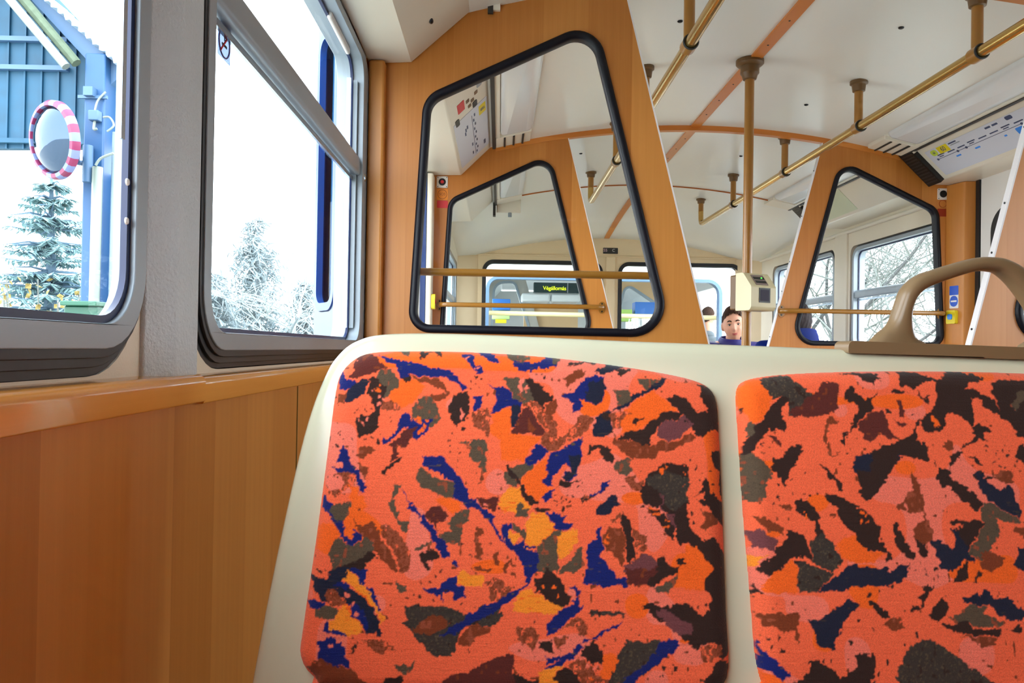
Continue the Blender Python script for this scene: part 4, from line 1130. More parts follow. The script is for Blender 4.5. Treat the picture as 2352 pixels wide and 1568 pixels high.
dS 1080,800 1170,820 1230,950 1290,1040 1360,1170 1440,1260 1220,1200 1170,1300 1100,1360 960,1360 900,1310 930,1210 850,1100 780,960 920,950 1010,1000 1110,1090 1130,980
dB 480,300 560,290 540,100 560,0 620,130 700,350 740,560 800,760 840,950 720,990 620,960 540,800 660,700 730,700 700,560 560,560 520,440 430,440
dK 280,750 330,710 420,950 590,1120 570,1180 500,1170 420,1110 350,960
dK 620,940 720,980 780,1160 730,1190 640,1130
dS 0,1390 300,1370 400,1290 520,1280 440,1400 350,1480 200,1550 0,1540
dB 1500,1120 1630,1090 1790,1180 1740,1290 1600,1380 1480,1300
dK 1180,1320 1300,1210 1320,1330 1280,1500 1090,1520
dK 1410,1400 1440,1330 1520,1380 1380,1530
dS 1900,1290 1960,1200 1990,1120 1950,1030 2100,1050 2130,1200 2243,1170 2243,1480 2050,1370
dB 1900,820 2050,760 2200,850 2200,950 2080,960 2000,860
dK 2080,420 2130,520 2243,560 2243,480 2150,470
dB 1640,60 1750,0 1900,0 1930,180 1840,170 1740,140
eD 800,0 1300,0 1050,250 820,260
eS 1050,250 1300,70 1450,0 2200,0 2130,110 2000,150 1820,170 1560,170 1350,240 1200,250
eO 330,200 420,80 520,0 800,0 800,260 380,290
eK 240,170 290,230 370,290 250,290
eS 1100,600 1320,440 1460,320 1600,430 1440,600 1330,830 1300,940 1230,1010 1130,1000 1020,930 1020,800 940,640
eB 270,560 800,530 820,880 790,940 750,860 770,750 640,800 480,700 340,690
eN 310,930 380,1050 520,1130 560,1230 710,1320 630,1430 570,1420 480,1310 320,1270 320,1050
eK 710,1480 880,1390 960,1280 960,1180 1060,1130 1110,1180 1250,1240 1390,1420 1480,1300 1590,1240 1590,1080 1700,1070 1750,1120 1790,1050 1830,1250 1800,1400 1760,1517 700,1517
eK 1700,400 1740,370 1860,430 2000,500 1990,580 1890,580
eB 1920,690 2000,580 2140,580 2140,660 2200,740 2060,780
eD 2110,1290 2200,1170 2260,990 2352,920 2352,1517 2140,1517
fD 370,1320 510,1100 600,950 720,920 850,930 980,1010 1080,1100 1300,1230 1500,1380 1700,1490 1700,1568 380,1568 430,1400
fK 770,600 860,480 950,330 1000,380 1060,460 1000,590 900,670
fS 1230,340 1330,330 1420,260 1480,350 1500,210 1570,240 1700,350 1900,350 2000,460 2150,550 2050,650 1830,660 1600,430 1400,440 1250,400
fG 1060,600 1200,560 1270,440 1560,450 1500,560 1820,680 1740,740 1480,740 1280,690 1180,700
fK 940,710 1200,680 1280,660 1360,750 1600,770 1740,770 1740,870 1500,860 1150,820
fB 1200,850 1480,870 1720,900 1650,1000 1480,1010 1420,930
fK 540,540 570,430 660,460 690,370 640,330 700,280 690,200 740,150 770,200 850,180 790,260 730,360 710,450 650,490
fK 2000,700 2060,810 1980,820 1850,790
fK 2100,1150 2200,1060 2261,1060 2261,1200 2150,1200
fK 2110,800 2261,870 2261,1000 2160,950
"""
DOTS = """
1P 1160,690,20 1160,780,20 1220,730,20 1080,610,16 990,970,26 940,1020,26 915,985,18 860,185,18
1O 1140,600,22 1180,520,20 1690,1000,45 1790,1010,20 1760,1080,30 1710,1130,30
1K 970,1240,20 1050,1240,20 1130,1270,22 630,1160,18 1310,950,15 1340,1010,15 1000,810,12 940,820,12 870,850,12 840,885,12 910,885,12 980,860,12 1060,850,12 600,1330,16 790,1240,14 790,1390,18 660,1240,10 1150,1170,14
2K 560,430,16 610,450,18 470,480,14 540,500,12 600,555,12 490,560,10 740,465,10 1470,330,12 1420,375,12 1360,395,10 1460,425,14 220,1160,12 215,1240,14 200,1330,12 200,1400,14 330,1370,12 325,1450,14
2P 1230,540,22 1220,600,20 440,150,22 565,300,18
3K 1560,1010,14
4K 470,260,14 460,400,14 690,510,12 880,715,14 370,1500,18 460,1480,16 1270,920,12
4P 1250,910,20 2040,820,22
5K 1600,505,14 1690,535,14 1840,535,20 1740,545,14 1620,575,14 1690,600,12 1800,595,20 1600,625,14 1700,690,28 1900,405,18 1950,350,16 310,50,12 300,130,12 540,200,14 380,1150,22 750,1140,16 470,1305,14 110,1500,20
5P 580,590,22 700,630,26
5Y 1190,1200,14 1230,1230,16 940,1075,14
6K 1720,140,22 1720,310,20 1900,210,14 1930,360,20 1640,720,24 1650,860,22 1780,205,14 1620,50,14 980,665,16 70,530,16 40,600,18
6O 1240,190,28 1290,145,16 1540,230,18 1535,400,14 500,1130,28 510,1050,18
6W 240,540,30
7K 1370,290,18 1300,270,14 1500,340,14 1800,385,14 1930,405,12 1905,165,12 1580,25,14 1360,130,12 1460,125,14 1530,70,14 300,30,14 370,10,14 1230,310,14 1860,860,10 1640,230,10
7P 580,280,24 640,380,26 690,480,24 420,820,26 190,270,40
8P 600,260,40 610,330,24 700,970,20 780,1030,20 850,1060,18
8O 320,210,16 410,200,16 460,300,16 820,1180,22
8K 1950,410,18 2035,385,18 1600,390,16 1580,1050,24 1690,1060,26 1560,1130,22 200,545,14
aK 360,1060,16 385,1190,18 110,630,36 1680,315,25 1590,260,20
bK 1560,1135,22 1670,1230,18 1720,1290,16 1850,1250,22 1960,1330,22 1800,1190,18 860,1365,22 570,690,22 240,650,30 1740,1380,16 1640,1350,14 1800,1400,18
cK 530,190,20 720,140,18 560,360,22 720,290,14 890,320,20 970,330,18 1050,310,18 480,435,16 1270,630,18 900,30,16
cO 1630,560,22 1690,610,22 1630,690,30 1720,690,15 920,620,24 880,560,18
dK 2180,290,28 730,1350,16 590,1360,14 860,1340,26 750,1410,14
eK 1730,290,28 1970,1180,30 1870,1330,28 1820,1470,28 1480,920,30 1580,625,16 1800,735,18 440,890,22 560,880,26 480,1000,24 600,1020,28 1160,1150,22 1250,1170,22 2040,190,30
fK 100,260,22 1020,310,14 620,840,26 480,970,22 200,1200,26 110,1400,26 1730,280,14 920,40,14
"""
CLS = {'C': 0, 'O': 1, 'P': 2, 'Y': 3, 'N': 4, 'K': 5, 'R': 6, 'B': 7, 'G': 8, 'S': 9, 'M': 10, 'W': 11, 'D': 12}
CLOTH_RGB = np.array([lin(*c) for c in ((248, 104, 64), (248, 100, 24), (246, 120, 96), (250, 142, 36), (9, 26, 100), (48, 27, 20), (90, 34, 26),
                                        (124, 54, 22), (88, 72, 54), (24, 27, 48), (112, 60, 62), (150, 72, 44), (58, 48, 41))])
def vnoise(x, y, seed):
    rs = np.random.RandomState(seed); T = rs.rand(256, 256)
    xi = np.floor(x).astype(int); yi = np.floor(y).astype(int); fx = x - xi; fy = y - yi
    fx = fx * fx * (3 - 2 * fx); fy = fy * fy * (3 - 2 * fy)
    g = lambda i, j: T[(yi + j) % 256, (xi + i) % 256]
    return (g(0, 0) * (1 - fx) + g(1, 0) * fx) * (1 - fy) + (g(0, 1) * (1 - fx) + g(1, 1) * fx) * fy
# cloth drawing sheet in backrest coordinates, half a millimetre a cell
SU0, SV0, STEP = -.22, -.37, .0005
SW, SH = int(.76 / STEP), int(.37 / STEP)
sheet = np.zeros((SH, SW), np.uint8)
gu, gv = np.meshgrid(SU0 + (np.arange(SW) + .5) * STEP, SV0 + (np.arange(SH) + .5) * STEP)
def cells(t, x, y):
    x0, y0, k = TILE[t]; return buv(x0 + x / k, y0 + y / k)
sheet[vnoise(gu * 26 + 9, gv * 26 + 3, 3) > .68] = 2
sheet[vnoise(gu * 22 + 40, gv * 30, 8) > .80] = 1
rag = lambda s, k: (vnoise(gu * k, gv * k, s) - .5)
RU = rag(11, 420) * .0034 + rag(12, 160) * .0036; RV = rag(13, 520) * .0026 + rag(14, 160) * .0034
def fill(poly, c):
    P = np.array(poly); lo, hi = P.min(0) - .005, P.max(0) + .005
    i0, i1 = max(0, int((lo[0] - SU0) / STEP)), min(SW, int((hi[0] - SU0) / STEP) + 1)
    j0, j1 = max(0, int((lo[1] - SV0) / STEP)), min(SH, int((hi[1] - SV0) / STEP) + 1)
    if i1 <= i0 or j1 <= j0: return
    X = (gu + RU)[j0:j1, i0:i1]; Y = (gv + RV)[j0:j1, i0:i1]
    ins = np.zeros(X.shape, bool)
    for k in range(len(P)):
        (xa, ya), (xb, yb) = P[k - 1], P[k]
        if ya == yb: continue
        ins ^= ((ya > Y) != (yb > Y)) & (X < (xb - xa) * (Y - ya) / (yb - ya) + xa)
    sheet[j0:j1, i0:i1][ins] = c
for line in CLOTH.strip().split('\n'):
    key, *pp = line.split()
    fill([cells(key[0], *map(float, q.split(','))) for q in pp], CLS[key[1]])
for line in DOTS.strip().split('\n'):
    key, *pp = line.split()
    for q in pp:
        x, y, r = map(float, q.split(','))
        fill([cells(key[0], x + r * math.cos(a) * .85, y + r * math.sin(a) * 1.15) for a in [k * PI / 5 for k in range(10)]], CLS[key[1]])
# woven-in speckle inside the shards and thin pale thread outlines of some
sp = vnoise(gu * 900, gv * 700, 21); sp2 = vnoise(gu * 260, gv * 200, 22); sp3 = vnoise(gu * 120, gv * 900, 23)
def swap(c, mask, to): sheet[(sheet == c) & mask] = to
swap(11, sp > .55, 7); swap(11, sp2 > .66, 0)
swap(8, (sp > .74), 12); swap(8, (sp2 > .80), 11); swap(12, sp > .78, 8); swap(12, sp2 < .16, 5)
swap(7, sp2 > .80, 11); swap(6, sp2 > .84, 7); swap(4, (sp3 > .90) & (sp2 > .45), 8); swap(9, (sp3 > .92), 12)
swap(0, (sp2 > .90) & (vnoise(gu * 30, gv * 30, 31) > .62), 7); swap(2, (sp2 > .92), 7); swap(3, sp3 > .88, 1)
sheet_rgb = CLOTH_RGB[sheet]
_p = np.pad(sheet_rgb, ((1, 1), (1, 1), (0, 0)), mode='edge')
sheet_rgb = sum(_p[j:j + SH, i:i + SW] * (4 if i == j == 1 else 2 if 1 in (i, j) else 1) for j in range(3) for i in range(3)) / 16
cloth, nt, bs = new_mat('patterned_seat_cloth'); L = nt.links.new
at = node(nt, 'ShaderNodeAttribute', attribute_name='weave'); tc = node(nt, 'ShaderNodeTexCoord')
sx = node(nt, 'ShaderNodeSeparateXYZ'); L(tc.outputs['Object'], sx.inputs[0])
n1 = node(nt, 'ShaderNodeTexNoise'); n1.inputs['Scale'].default_value = 900; L(tc.outputs['Object'], n1.inputs['Vector'])
mp = node(nt, 'ShaderNodeMapping'); mp.inputs['Scale'].default_value = (40, 40, 420); L(tc.outputs['Object'], mp.inputs['Vector'])
n2 = node(nt, 'ShaderNodeTexNoise'); n2.inputs['Scale'].default_value = 1; n2.inputs['Detail'].default_value = 1; L(mp.outputs[0], n2.inputs['Vector'])
hs = node(nt, 'ShaderNodeHueSaturation'); L(at.outputs['Color'], hs.inputs['Color'])
ma = node(nt, 'ShaderNodeMapRange'); ma.inputs[1].default_value = .3; ma.inputs[2].default_value = .7; ma.inputs[3].default_value = .84; ma.inputs[4].default_value = 1.14
L(n1.outputs['Fac'], ma.inputs[0]); L(ma.outputs[0], hs.inputs['Value']); L(hs.outputs[0], bs.inputs['Base Color'])
ad = node(nt, 'ShaderNodeMath', operation='ADD'); L(n1.outputs['Fac'], ad.inputs[0]); L(n2.outputs['Fac'], ad.inputs[1])
bp = node(nt, 'ShaderNodeBump'); bp.inputs['Strength'].default_value = .45; bp.inputs['Distance'].default_value = .0012; L(ad.outputs[0], bp.inputs['Height']); L(bp.outputs[0], bs.inputs['Normal'])
bs.inputs['Roughness'].default_value = .85; bs.inputs['Specular IOR Level'].default_value = .25; bs.inputs['Sheen Weight'].default_value = .15
def seg_dist(X, Y, P):
    d = np.full(X.shape, 9.0); ins = np.zeros(X.shape, bool)
    for k in range(len(P)):
        (xa, ya), (xb, yb) = P[k - 1], P[k]
        dx, dy = xb - xa, yb - ya; q = dx * dx + dy * dy
        if q < 1e-14: continue
        t = np.clip(((X - xa) * dx + (Y - ya) * dy) / q, 0, 1)
        d = np.minimum(d, (X - xa - t * dx) ** 2 + (Y - ya - t * dy) ** 2)
        if ya != yb: ins ^= ((ya > Y) != (yb > Y)) & (X < dx * (Y - ya) / dy + xa)
    d = np.sqrt(d); return np.where(ins, d, -d)
def pad(outline, label, g=.0008):
    P = np.array(outline); lo, hi = P.min(0) - .004, P.max(0) + .004
    X, Y = np.meshgrid(np.arange(lo[0], hi[0], g), np.arange(lo[1], hi[1], g))
    D = seg_dist(X, Y, [tuple(p) for p in P[::2]])
    q = np.clip(D / .020, 0, 1); H = np.where(D > 0, .0165 * np.sqrt(1 - (1 - q) ** 2) - .0005, -.003 + np.minimum(0, D) * .5)
    H += np.clip(D / .10, 0, 1) * .004
    ok = D > -.0032
    idx = -np.ones(X.shape, int); idx[ok] = np.arange(ok.sum())
    pts = np.array([list(BO)]) + X[ok][:, None] * np.array([[1, 0, 0]]) + Y[ok][:, None] * np.array([list(BV)]) + H[ok][:, None] * np.array([list(BN)])
    pts = pts - np.array([list(WLOC[seat.name])])
    a, b, c, d = idx[:-1, :-1], idx[:-1, 1:], idx[1:, 1:], idx[1:, :-1]
    m = (a >= 0) & (b >= 0) & (c >= 0) & (d >= 0)
    F = np.stack([a[m], b[m], c[m], d[m]], 1)
    me = bpy.data.meshes.new('backrest_pad')
    me.vertices.add(len(pts)); me.vertices.foreach_set('co', pts.astype(np.float32).ravel())
    me.loops.add(F.size); me.loops.foreach_set('vertex_index', F.astype(np.int32).ravel())
    me.polygons.add(len(F)); me.polygons.foreach_set('loop_start', np.arange(0, F.size, 4, dtype=np.int32))
    me.polygons.foreach_set('loop_total', np.full(len(F), 4, np.int32)); me.polygons.foreach_set('use_smooth', np.ones(len(F), bool))
    me.update()
    jx = np.clip(((X[ok] - SU0) / STEP).astype(int), 0, None); jy = np.clip(((Y[ok] - SV0) / STEP).astype(int), 0, SH - 1)
    jx = np.clip(jx, 0, SW - 1)
    ca = me.color_attributes.new('weave', 'FLOAT_COLOR', 'POINT')
    ca.data.foreach_set('color', np.concatenate([sheet_rgb[jy, jx], np.ones((len(jx), 1))], 1).astype(np.float32).ravel())
    me.materials.append(cloth)
    o = bpy.data.objects.new('backrest_pad', me); COL.objects.link(o); o.parent = seat; WLOC[o.name] = WLOC[seat.name]
    o['label'] = label
    return o
o1 = spline([buv(*p) for p in ((722, 1552), (692, 1505), (697, 1440), (728, 1230), (757, 1010), (772, 900), (786, 856), (818, 824), (860, 810), (940, 807), (1080, 809), (1250, 820), (1400, 838), (1520, 857), (1590, 873), (1627, 892), (1644, 925), (1650, 1000), (1657, 1150), (1666, 1400), (1672, 1530), (1650, 1580), (1600, 1600), (800, 1590))], 6, True)
pad(o1, 'upholstered pad beside the window, orange and coral with navy shards')
o2 = [buv(*p) for p in ((1775, 1610), (1748, 1565), (1733, 1500), (1727, 1430), (1718, 1320), (1706, 1180), (1696, 1030), (1690, 930), (1692, 892), (1712, 874), (1760, 864), (1850, 857), (1990, 853), (2150, 853), (2352, 858))]
o2 = spline(o2 + [(.60, o2[-1][1] - .006), (.648, o2[-1][1] - .02), (.664, -.09), (.672, -.2), (.69, -.34), (.66, -.378)], 6, True)
pad(o2, 'upholstered pad on the aisle side, darker red-orange with black shards')

# moulded grab handle along the top of the aisle half
hz = lambda px, py: (lambda p: (p.x, p.z))(at_y(px, py, .80))
st = [(2073, 800, 74), (2073, 787, 66), (2074, 776, 52), (2077, 762, 36), (2081, 742, 25), (2085, 718, 19), (2091, 694, 17), (2103, 668, 18), (2128, 646, 18), (2168, 630, 17), (2222, 613, 16), (2262, 604, 16), (2296, 605, 17)]
P = [(*hz(x, y), w * .80 / FPX) for x, y, w in st]
st2 = [(2318, 611, 19), (2346, 630, 23), (2374, 662, 24), (2398, 702, 22), (2414, 740, 26), (2422, 762, 38), (2426, 778, 54), (2428, 790, 66), (2428, 803, 74)]
P = spline(P + [(*hz(x, y), w * .80 / FPX) for x, y, w in st2], 5)
mb = MB(); n = 20; vs = []; m = len(P)
for i, (x, z, w) in enumerate(P):
    a, b = P[max(i - 1, 0)], P[min(i + 1, m - 1)]
    t_ = Vector((b[0] - a[0], b[1] - a[1])).normalized()
    if i < 14 or i > m - 15: t_ = Vector((0, 1 if i < m / 2 else -1)).lerp(t_, min(1, min(i, m - 1 - i) / 14)).normalized()
    nx = Vector((-t_.y, t_.x))
    for k in range(n):
        c, s_ = math.cos(2 * PI * k / n), math.sin(2 * PI * k / n)
        c = math.copysign(abs(c) ** .8, c); s_ = math.copysign(abs(s_) ** .8, s_)
        vs.append((x + nx.x * w * c, .812 + .0135 * s_, z + nx.y * w * c))
fs = [(i * n + k, i * n + (k + 1) % n, (i + 1) * n + (k + 1) % n, (i + 1) * n + k) for i in range(m - 1) for k in range(n)]
fs += [tuple(reversed(range(n))), tuple((m - 1) * n + k for k in range(n))]
mb.add(vs, fs)
xa, z0_ = hz(1944, 802); xb = hz(2560, 800)[0]; z1_ = hz(1944, 782)[1]
hd = mb.build('grab_handle', M['handle'], seat, angle=70)
o = MB().prism(fillet([(xa, z0_ - .004), (xb, z0_ - .010), (xb, z1_ - .006), (xa, z1_)], [.002, .002, .006, .006], 4), XZ, .795, .829).build('handle_base', M['handle'], hd, bevel=.005, segs=3)
o.parent = hd
# seat base, cushions and legs
MB().prism(rrect(DIV - .46, DIV + .46, .28, .72, .05), XY, .36, .41).build('seat_pan', M['shell'], seat, bevel=.012)
for s in (-1, 1):
    o = MB().prism(rrect(DIV + s * .235 - .205, DIV + s * .235 + .205, .285, .66, .05), XY, .408, .45).build('seat_cushion', plain('cushion_cloth', (190, 76, 44), .9, vary=.5, scale=30), seat, bevel=.015, segs=3)
for s in (-1, 1):
    MB().prism([(.36, .36), (.70, .36), (.60, .0), (.50, .0)], YZ, DIV + s * .3 - .02, DIV + s * .3 + .02).build('leg', M['dark'], seat, bevel=.005)
MB().box(DIV - .35, DIV + .35, .70, .735, .38, .60).build('bracket', M['dark'], seat)

# unseen seat facing it, under the lens, put in to block light
def facing_seat():
    t = empty('double_seat', (DIV, -.60, 0), 'unseen double tram seat facing the patterned one, added to block light at the near end', 'seat')
    MB().prism(fillet([(DIV - .46, .42), (DIV + .46, .42), (DIV + .44, 1.16), (DIV - .44, 1.16)], [.06, .06, .1, .1], 6), lambda u, v, d: (u, -.62 - (v - .42) * .17 + d, v), -.04, 0).build('seat_shell', M['shell'], t, bevel=.012)
    for s_ in (-1, 1):
        MB().prism(rrect(DIV + s_ * .225 - .20, DIV + s_ * .225 + .20, .50, 1.10, .05), lambda u, v, d: (u, -.62 - (v - .42) * .17 + d, v), -.002, .02).build('backrest_pad', bpy.data.materials['cushion_cloth'], t, bevel=.008)
        MB().prism(rrect(DIV + s_ * .235 - .205, DIV + s_ * .235 + .205, -.58, -.18, .05), XY, .408, .45).build('seat_cushion', bpy.data.materials['cushion_cloth'], t, bevel=.015)
        MB().prism([(-.60, .36), (-.22, .36), (-.36, .0), (-.46, .0)], YZ, DIV + s_ * .3 - .02, DIV + s_ * .3 + .02).build('leg', M['dark'], t)
    MB().prism(rrect(DIV - .46, DIV + .46, -.64, -.17, .05), XY, .36, .41).build('seat_pan', M['shell'], t, bevel=.012)
facing_seat()
# ------------------------------------------------------------------ people
def skin_mesh(verts, edges, radii, sub=2, root=0):
    me = bpy.data.meshes.new('tmp'); me.from_pydata([Vector(v) for v in verts], edges, [])
    o = bpy.data.objects.new('tmp', me); COL.objects.link(o)
    o.modifiers.new('s', 'SKIN'); sv = me.skin_vertices[0].data
    for i, r in enumerate(radii):
        sv[i].radius = r if hasattr(r, '__len__') else (r, r)
        sv[i].use_root = (i == root)
    m = o.modifiers.new('u', 'SUBSURF'); m.levels = m.render_levels = sub
    dg = bpy.context.evaluated_depsgraph_get(); dg.update()
    out = bpy.data.meshes.new_from_object(o.evaluated_get(dg))
    bpy.data.objects.remove(o); bpy.data.meshes.remove(me)
    return out
def remeshed(bm_list, voxel, name):
    """fuse several closed meshes into one skin"""
    bm = bmesh.new()
    for me in bm_list: bm.from_mesh(me)
    t = bpy.data.meshes.new(name); bm.to_mesh(t); bm.free()
    o = bpy.data.objects.new('tmp', t); COL.objects.link(o)
    r = o.modifiers.new('r', 'REMESH'); r.mode = 'VOXEL'; r.voxel_size = voxel; r.use_smooth_shade = True
    s = o.modifiers.new('k', 'SMOOTH'); s.factor = .5; s.iterations = 2
    dg = bpy.context.evaluated_depsgraph_get(); dg.update()
    out = bpy.data.meshes.new_from_object(o.evaluated_get(dg)); out.name = name
    bpy.data.objects.remove(o)
    return out
def head_point(th, ph, k=1.0):
    """unit direction to a head surface point; face looks along -y.  Half sizes .075 x .098 x .115"""
    x, y, z = math.sin(th) * math.cos(ph), math.sin(th) * math.sin(ph), math.cos(th)
    X, Y, Z = x * .074, y * .097, z * .117
    if z < 0:
        X *= 1 - .30 * (-z) ** 1.6
        Y = Y * (1 - .26 * (-z) ** 1.5) if y > 0 else Y * (1 - .06 * (-z) ** 2)
    if y < 0:                                            # flatten the face a little, then its features
        Y *= 1 - .10 * (-y) ** 4
        g = lambda cx, cz, sx, sz: math.exp(-((x - cx) / sx) ** 2 - ((z - cz) / sz) ** 2)
        Y -= .020 * g(0, -.20, .13, .14) + .010 * g(0, .0, .10, .16)         # nose tip, bridge
        Y += .012 * (g(.40, .06, .17, .10) + g(-.40, .06, .17, .10))          # sockets
        Y -= .006 * (g(.40, .23, .30, .08) + g(-.40, .23, .30, .08))          # brow ridge
        Y -= .006 * g(0, -.47, .24, .055) + .005 * g(0, -.58, .20, .06)       # lips
        Y += .005 * g(0, -.52, .26, .022)                                     # mouth line
        Y -= .010 * g(0, -.82, .26, .14)                                      # chin
        Y -= .005 * (g(.55, -.22, .22, .18) + g(-.55, -.22, .22, .18))        # cheeks
    return Vector((X, Y, Z)) * k
def head_mesh():
    n, m = 72, 56; vs = []; fs = []
    for i in range(1, m):
        for k in range(n): vs.append(head_point(PI * i / m, 2 * PI * k / n))
    for i in range(m - 2):
        for k in range(n): fs.append((i * n + k, (i + 1) * n + k, (i + 1) * n + (k + 1) % n, i * n + (k + 1) % n))
    vs += [head_point(1e-4, 0), head_point(PI - 1e-4, 0)]
    for k in range(n):
        fs.append(((m - 1) * n, k, (k + 1) % n)); fs.append(((m - 1) * n + 1, (m - 2) * n + (k + 1) % n, (m - 2) * n + k))
    mb = MB().add(vs, fs)
    for s in (-1, 1):                                    # ears
        mb.ball((s * .077, .008, -.004), .010, .019, .033, 14, 10, Matrix.Rotation(s * R(18), 3, 'Z') @ Matrix.Rotation(R(-10), 3, 'X'))
    me = bpy.data.meshes.new('h'); me.from_pydata([Vector(v) for v in mb.v], [], mb.f); me.update()
    return me
def mesh_obj(name, me, mat, parent, xf=None):
    if xf: me.transform(xf)
    o = bpy.data.objects.new(name, me); COL.objects.link(o); me.materials.clear(); me.materials.append(mat); o.parent = parent
    WLOC[o.name] = WLOC[parent.name]
    me.polygons.foreach_set('use_smooth', [True] * len(me.polygons))
    return o
def person(name, loc, turn, label, skin, hair, jacket, trousers, seated=True, head_turn=0, head_tilt=0, head_nod=0, scale=1, style='short', collar=.0, neck_lean=.0, voxel=.006, lining=None, slouch=0, bulk=0):
    """loc: point on the floor below the pelvis; turn 0 looks along -y"""
    t = empty('person', loc, label, 'person')
    B = Matrix.Rotation(turn, 4, 'Z') @ Matrix.Scale(scale, 4)
    hp = .47 if seated else .92                          # pelvis height
    hz_ = hp + .79 - slouch                                       # centre of the head
    P = {}
    V_ = []; Rr = []; E_ = []
    def jv(key, p, r): P[key] = len(V_); V_.append(p); Rr.append(r)
    def je(a, b): E_.append((P[a], P[b]))
    ly = -neck_lean
    jv('pel', (0, .02, hp), (.155, .115)); jv('waist', (0, .03, hp + .18), (.135, .10)); jv('chest', (0, .03, hp + .38), (.155, .11))
    jv('sh', (0, .025, hp + .50), (.105, .085)); jv('n1', (0, .012 + ly * .3, hp + .575 - slouch * .3), .056); jv('n2', (0, .006 + ly * .8, hp + .68 - slouch * .8), .053); jv('hd', (0, .0 + ly, hp + .77 - slouch), .06)
    for a, b in (('pel', 'waist'), ('waist', 'chest'), ('chest', 'sh'), ('sh', 'n1'), ('n1', 'n2'), ('n2', 'hd')): je(a, b)
    arms = {}
    for s, k in ((-1, 'l'), (1, 'r')):
        jv('s' + k, (s * .175, .03, hp + .485), .062)
        if seated: el, wr_, kn, an = (s * .255, -.04, hp + .20), (s * .16, -.25, hp + .135), (s * .12, -.44, hp + .02), (s * .13, -.44, .09)
        else: el, wr_, kn, an = (s * .225, .05, hp + .20), (s * .225, -.03, hp - .05), (s * .10, -.01, .49), (s * .10, .03, .09)
        jv('e' + k, el, .043); jv('w' + k, wr_, .029)
        jv('h' + k, (s * .09, .01, hp - .03), .085); jv('k' + k, kn, .062); jv('a' + k, an, .042); jv('t' + k, (an[0], an[1] - .15, .035), .036)
        for a, b in (('sh', 's' + k), ('s' + k, 'e' + k), ('e' + k, 'w' + k), ('pel', 'h' + k), ('h' + k, 'k' + k), ('k' + k, 'a' + k), ('a' + k, 't' + k)): je(a, b)
        d = (Vector(wr_) - Vector(el)).normalized()
        if seated: d = Vector((-s * .25, -1, -.25)).normalized()
        side = d.cross(Vector((0, 0, 1))) if seated else Vector((0, 1, 0)); side.normalize()
        down = Vector((0, 0, -1)) if seated else Vector((-s, 0, 0))
        pm = Vector(wr_) + d * .055; jv('p' + k, pm, (.038, .018)); je('w' + k, 'p' + k)
        for q, (off, ln) in enumerate(((-.030, .062), (-.010, .072), (.010, .068), (.030, .052))):
            b0 = Vector(wr_) + d * .095 + side * off; b1 = b0 + d * ln * .5 + down * .006; b2 = b1 + d * ln * .45 + down * .024
            for w, (pt, rd) in enumerate(((b0, .0095), (b1, .0088), (b2, .0075))): jv('f%s%d%d' % (k, q, w), pt, rd)
            je('p' + k, 'f%s%d0' % (k, q)); je('f%s%d0' % (k, q), 'f%s%d1' % (k, q)); je('f%s%d1' % (k, q), 'f%s%d2' % (k, q))
        b0 = Vector(wr_) + d * .035 - side * .036; b1 = b0 + d * .035 - side * .018 + down * .012; b2 = b1 + d * .028 + down * .012
        for w, (pt, rd) in enumerate(((b0, .0115), (b1, .010), (b2, .0085))): jv('u%s%d' % (k, w), pt, rd)
        je('p' + k, 'u%s0' % k); je('u%s0' % k, 'u%s1' % k); je('u%s1' % k, 'u%s2' % k)
    HM = Matrix.Translation((0, ly - .012, hz_ + .025)) @ Matrix.Rotation(head_turn, 4, 'Z') @ Matrix.Rotation(head_tilt, 4, 'Y') @ Matrix.Rotation(head_nod, 4, 'X')
    hm = head_mesh(); hm.transform(HM)
    body = remeshed([skin_mesh(V_, E_, Rr, 2), hm], voxel, 'body')
    mesh_obj('body', body, skin, t, B)
    # hair: a cap over the skull with a fringe line
    n, m = 84, 40; vs = []; fs = []
    rs = random.Random(int(loc[0] * 100))
    for i in range(m + 1):
        for k in range(n):
            ph = 2 * PI * k / n; front = max(0, -math.sin(ph)); side_ = abs(math.cos(ph))
            back = max(0, math.sin(ph))
            edge = {'short': 1.48 - .52 * front ** .7 + .5 * back ** .6, 'quiff': 1.46 - .60 * front ** .65 + .5 * back ** .6, 'bob': 1.6 - .6 * front ** .7 + .6 * back ** .6}[style]
            edge += (.035 * math.sin(ph * 17 + 1) + .03 * math.sin(ph * 29)) * (i / m)
            th = max(.001, edge * i / m)
            thick = .013 * (1 - (i / m) ** 3) + .002
            p = head_point(th, ph)
            if style == 'quiff': thick += .024 * front ** 1.2 * math.exp(-((th - .66) / .34) ** 2) + .008 * math.exp(-(th / .6) ** 2)
            wob = .0030 * math.sin(ph * 22 + th * 9) + .0022 * math.sin(ph * 37 - th * 17) + .002 * math.sin(ph * 9 + th * 23)
            d = p.normalized(); q = p + d * (thick + wob * (1 - i / m * .6))
            if style == 'quiff': q.x += .010 * front * math.exp(-((th - .7) / .4) ** 2)
            vs.append(q)
    for k in range(n): vs.append(head_point(max(.001, 1.3 * 1), 2 * PI * k / n, .85))
    for i in range(m):
        for k in range(n): fs.append((i * n + k, (i + 1) * n + k, (i + 1) * n + (k + 1) % n, i * n + (k + 1) % n))
    MB().add(vs[:(m + 1) * n], fs).build('hair', hair, t, angle=80, xf=Matrix.Translation(loc) @ B @ HM)
    W = Matrix.Translation(loc) @ B @ HM
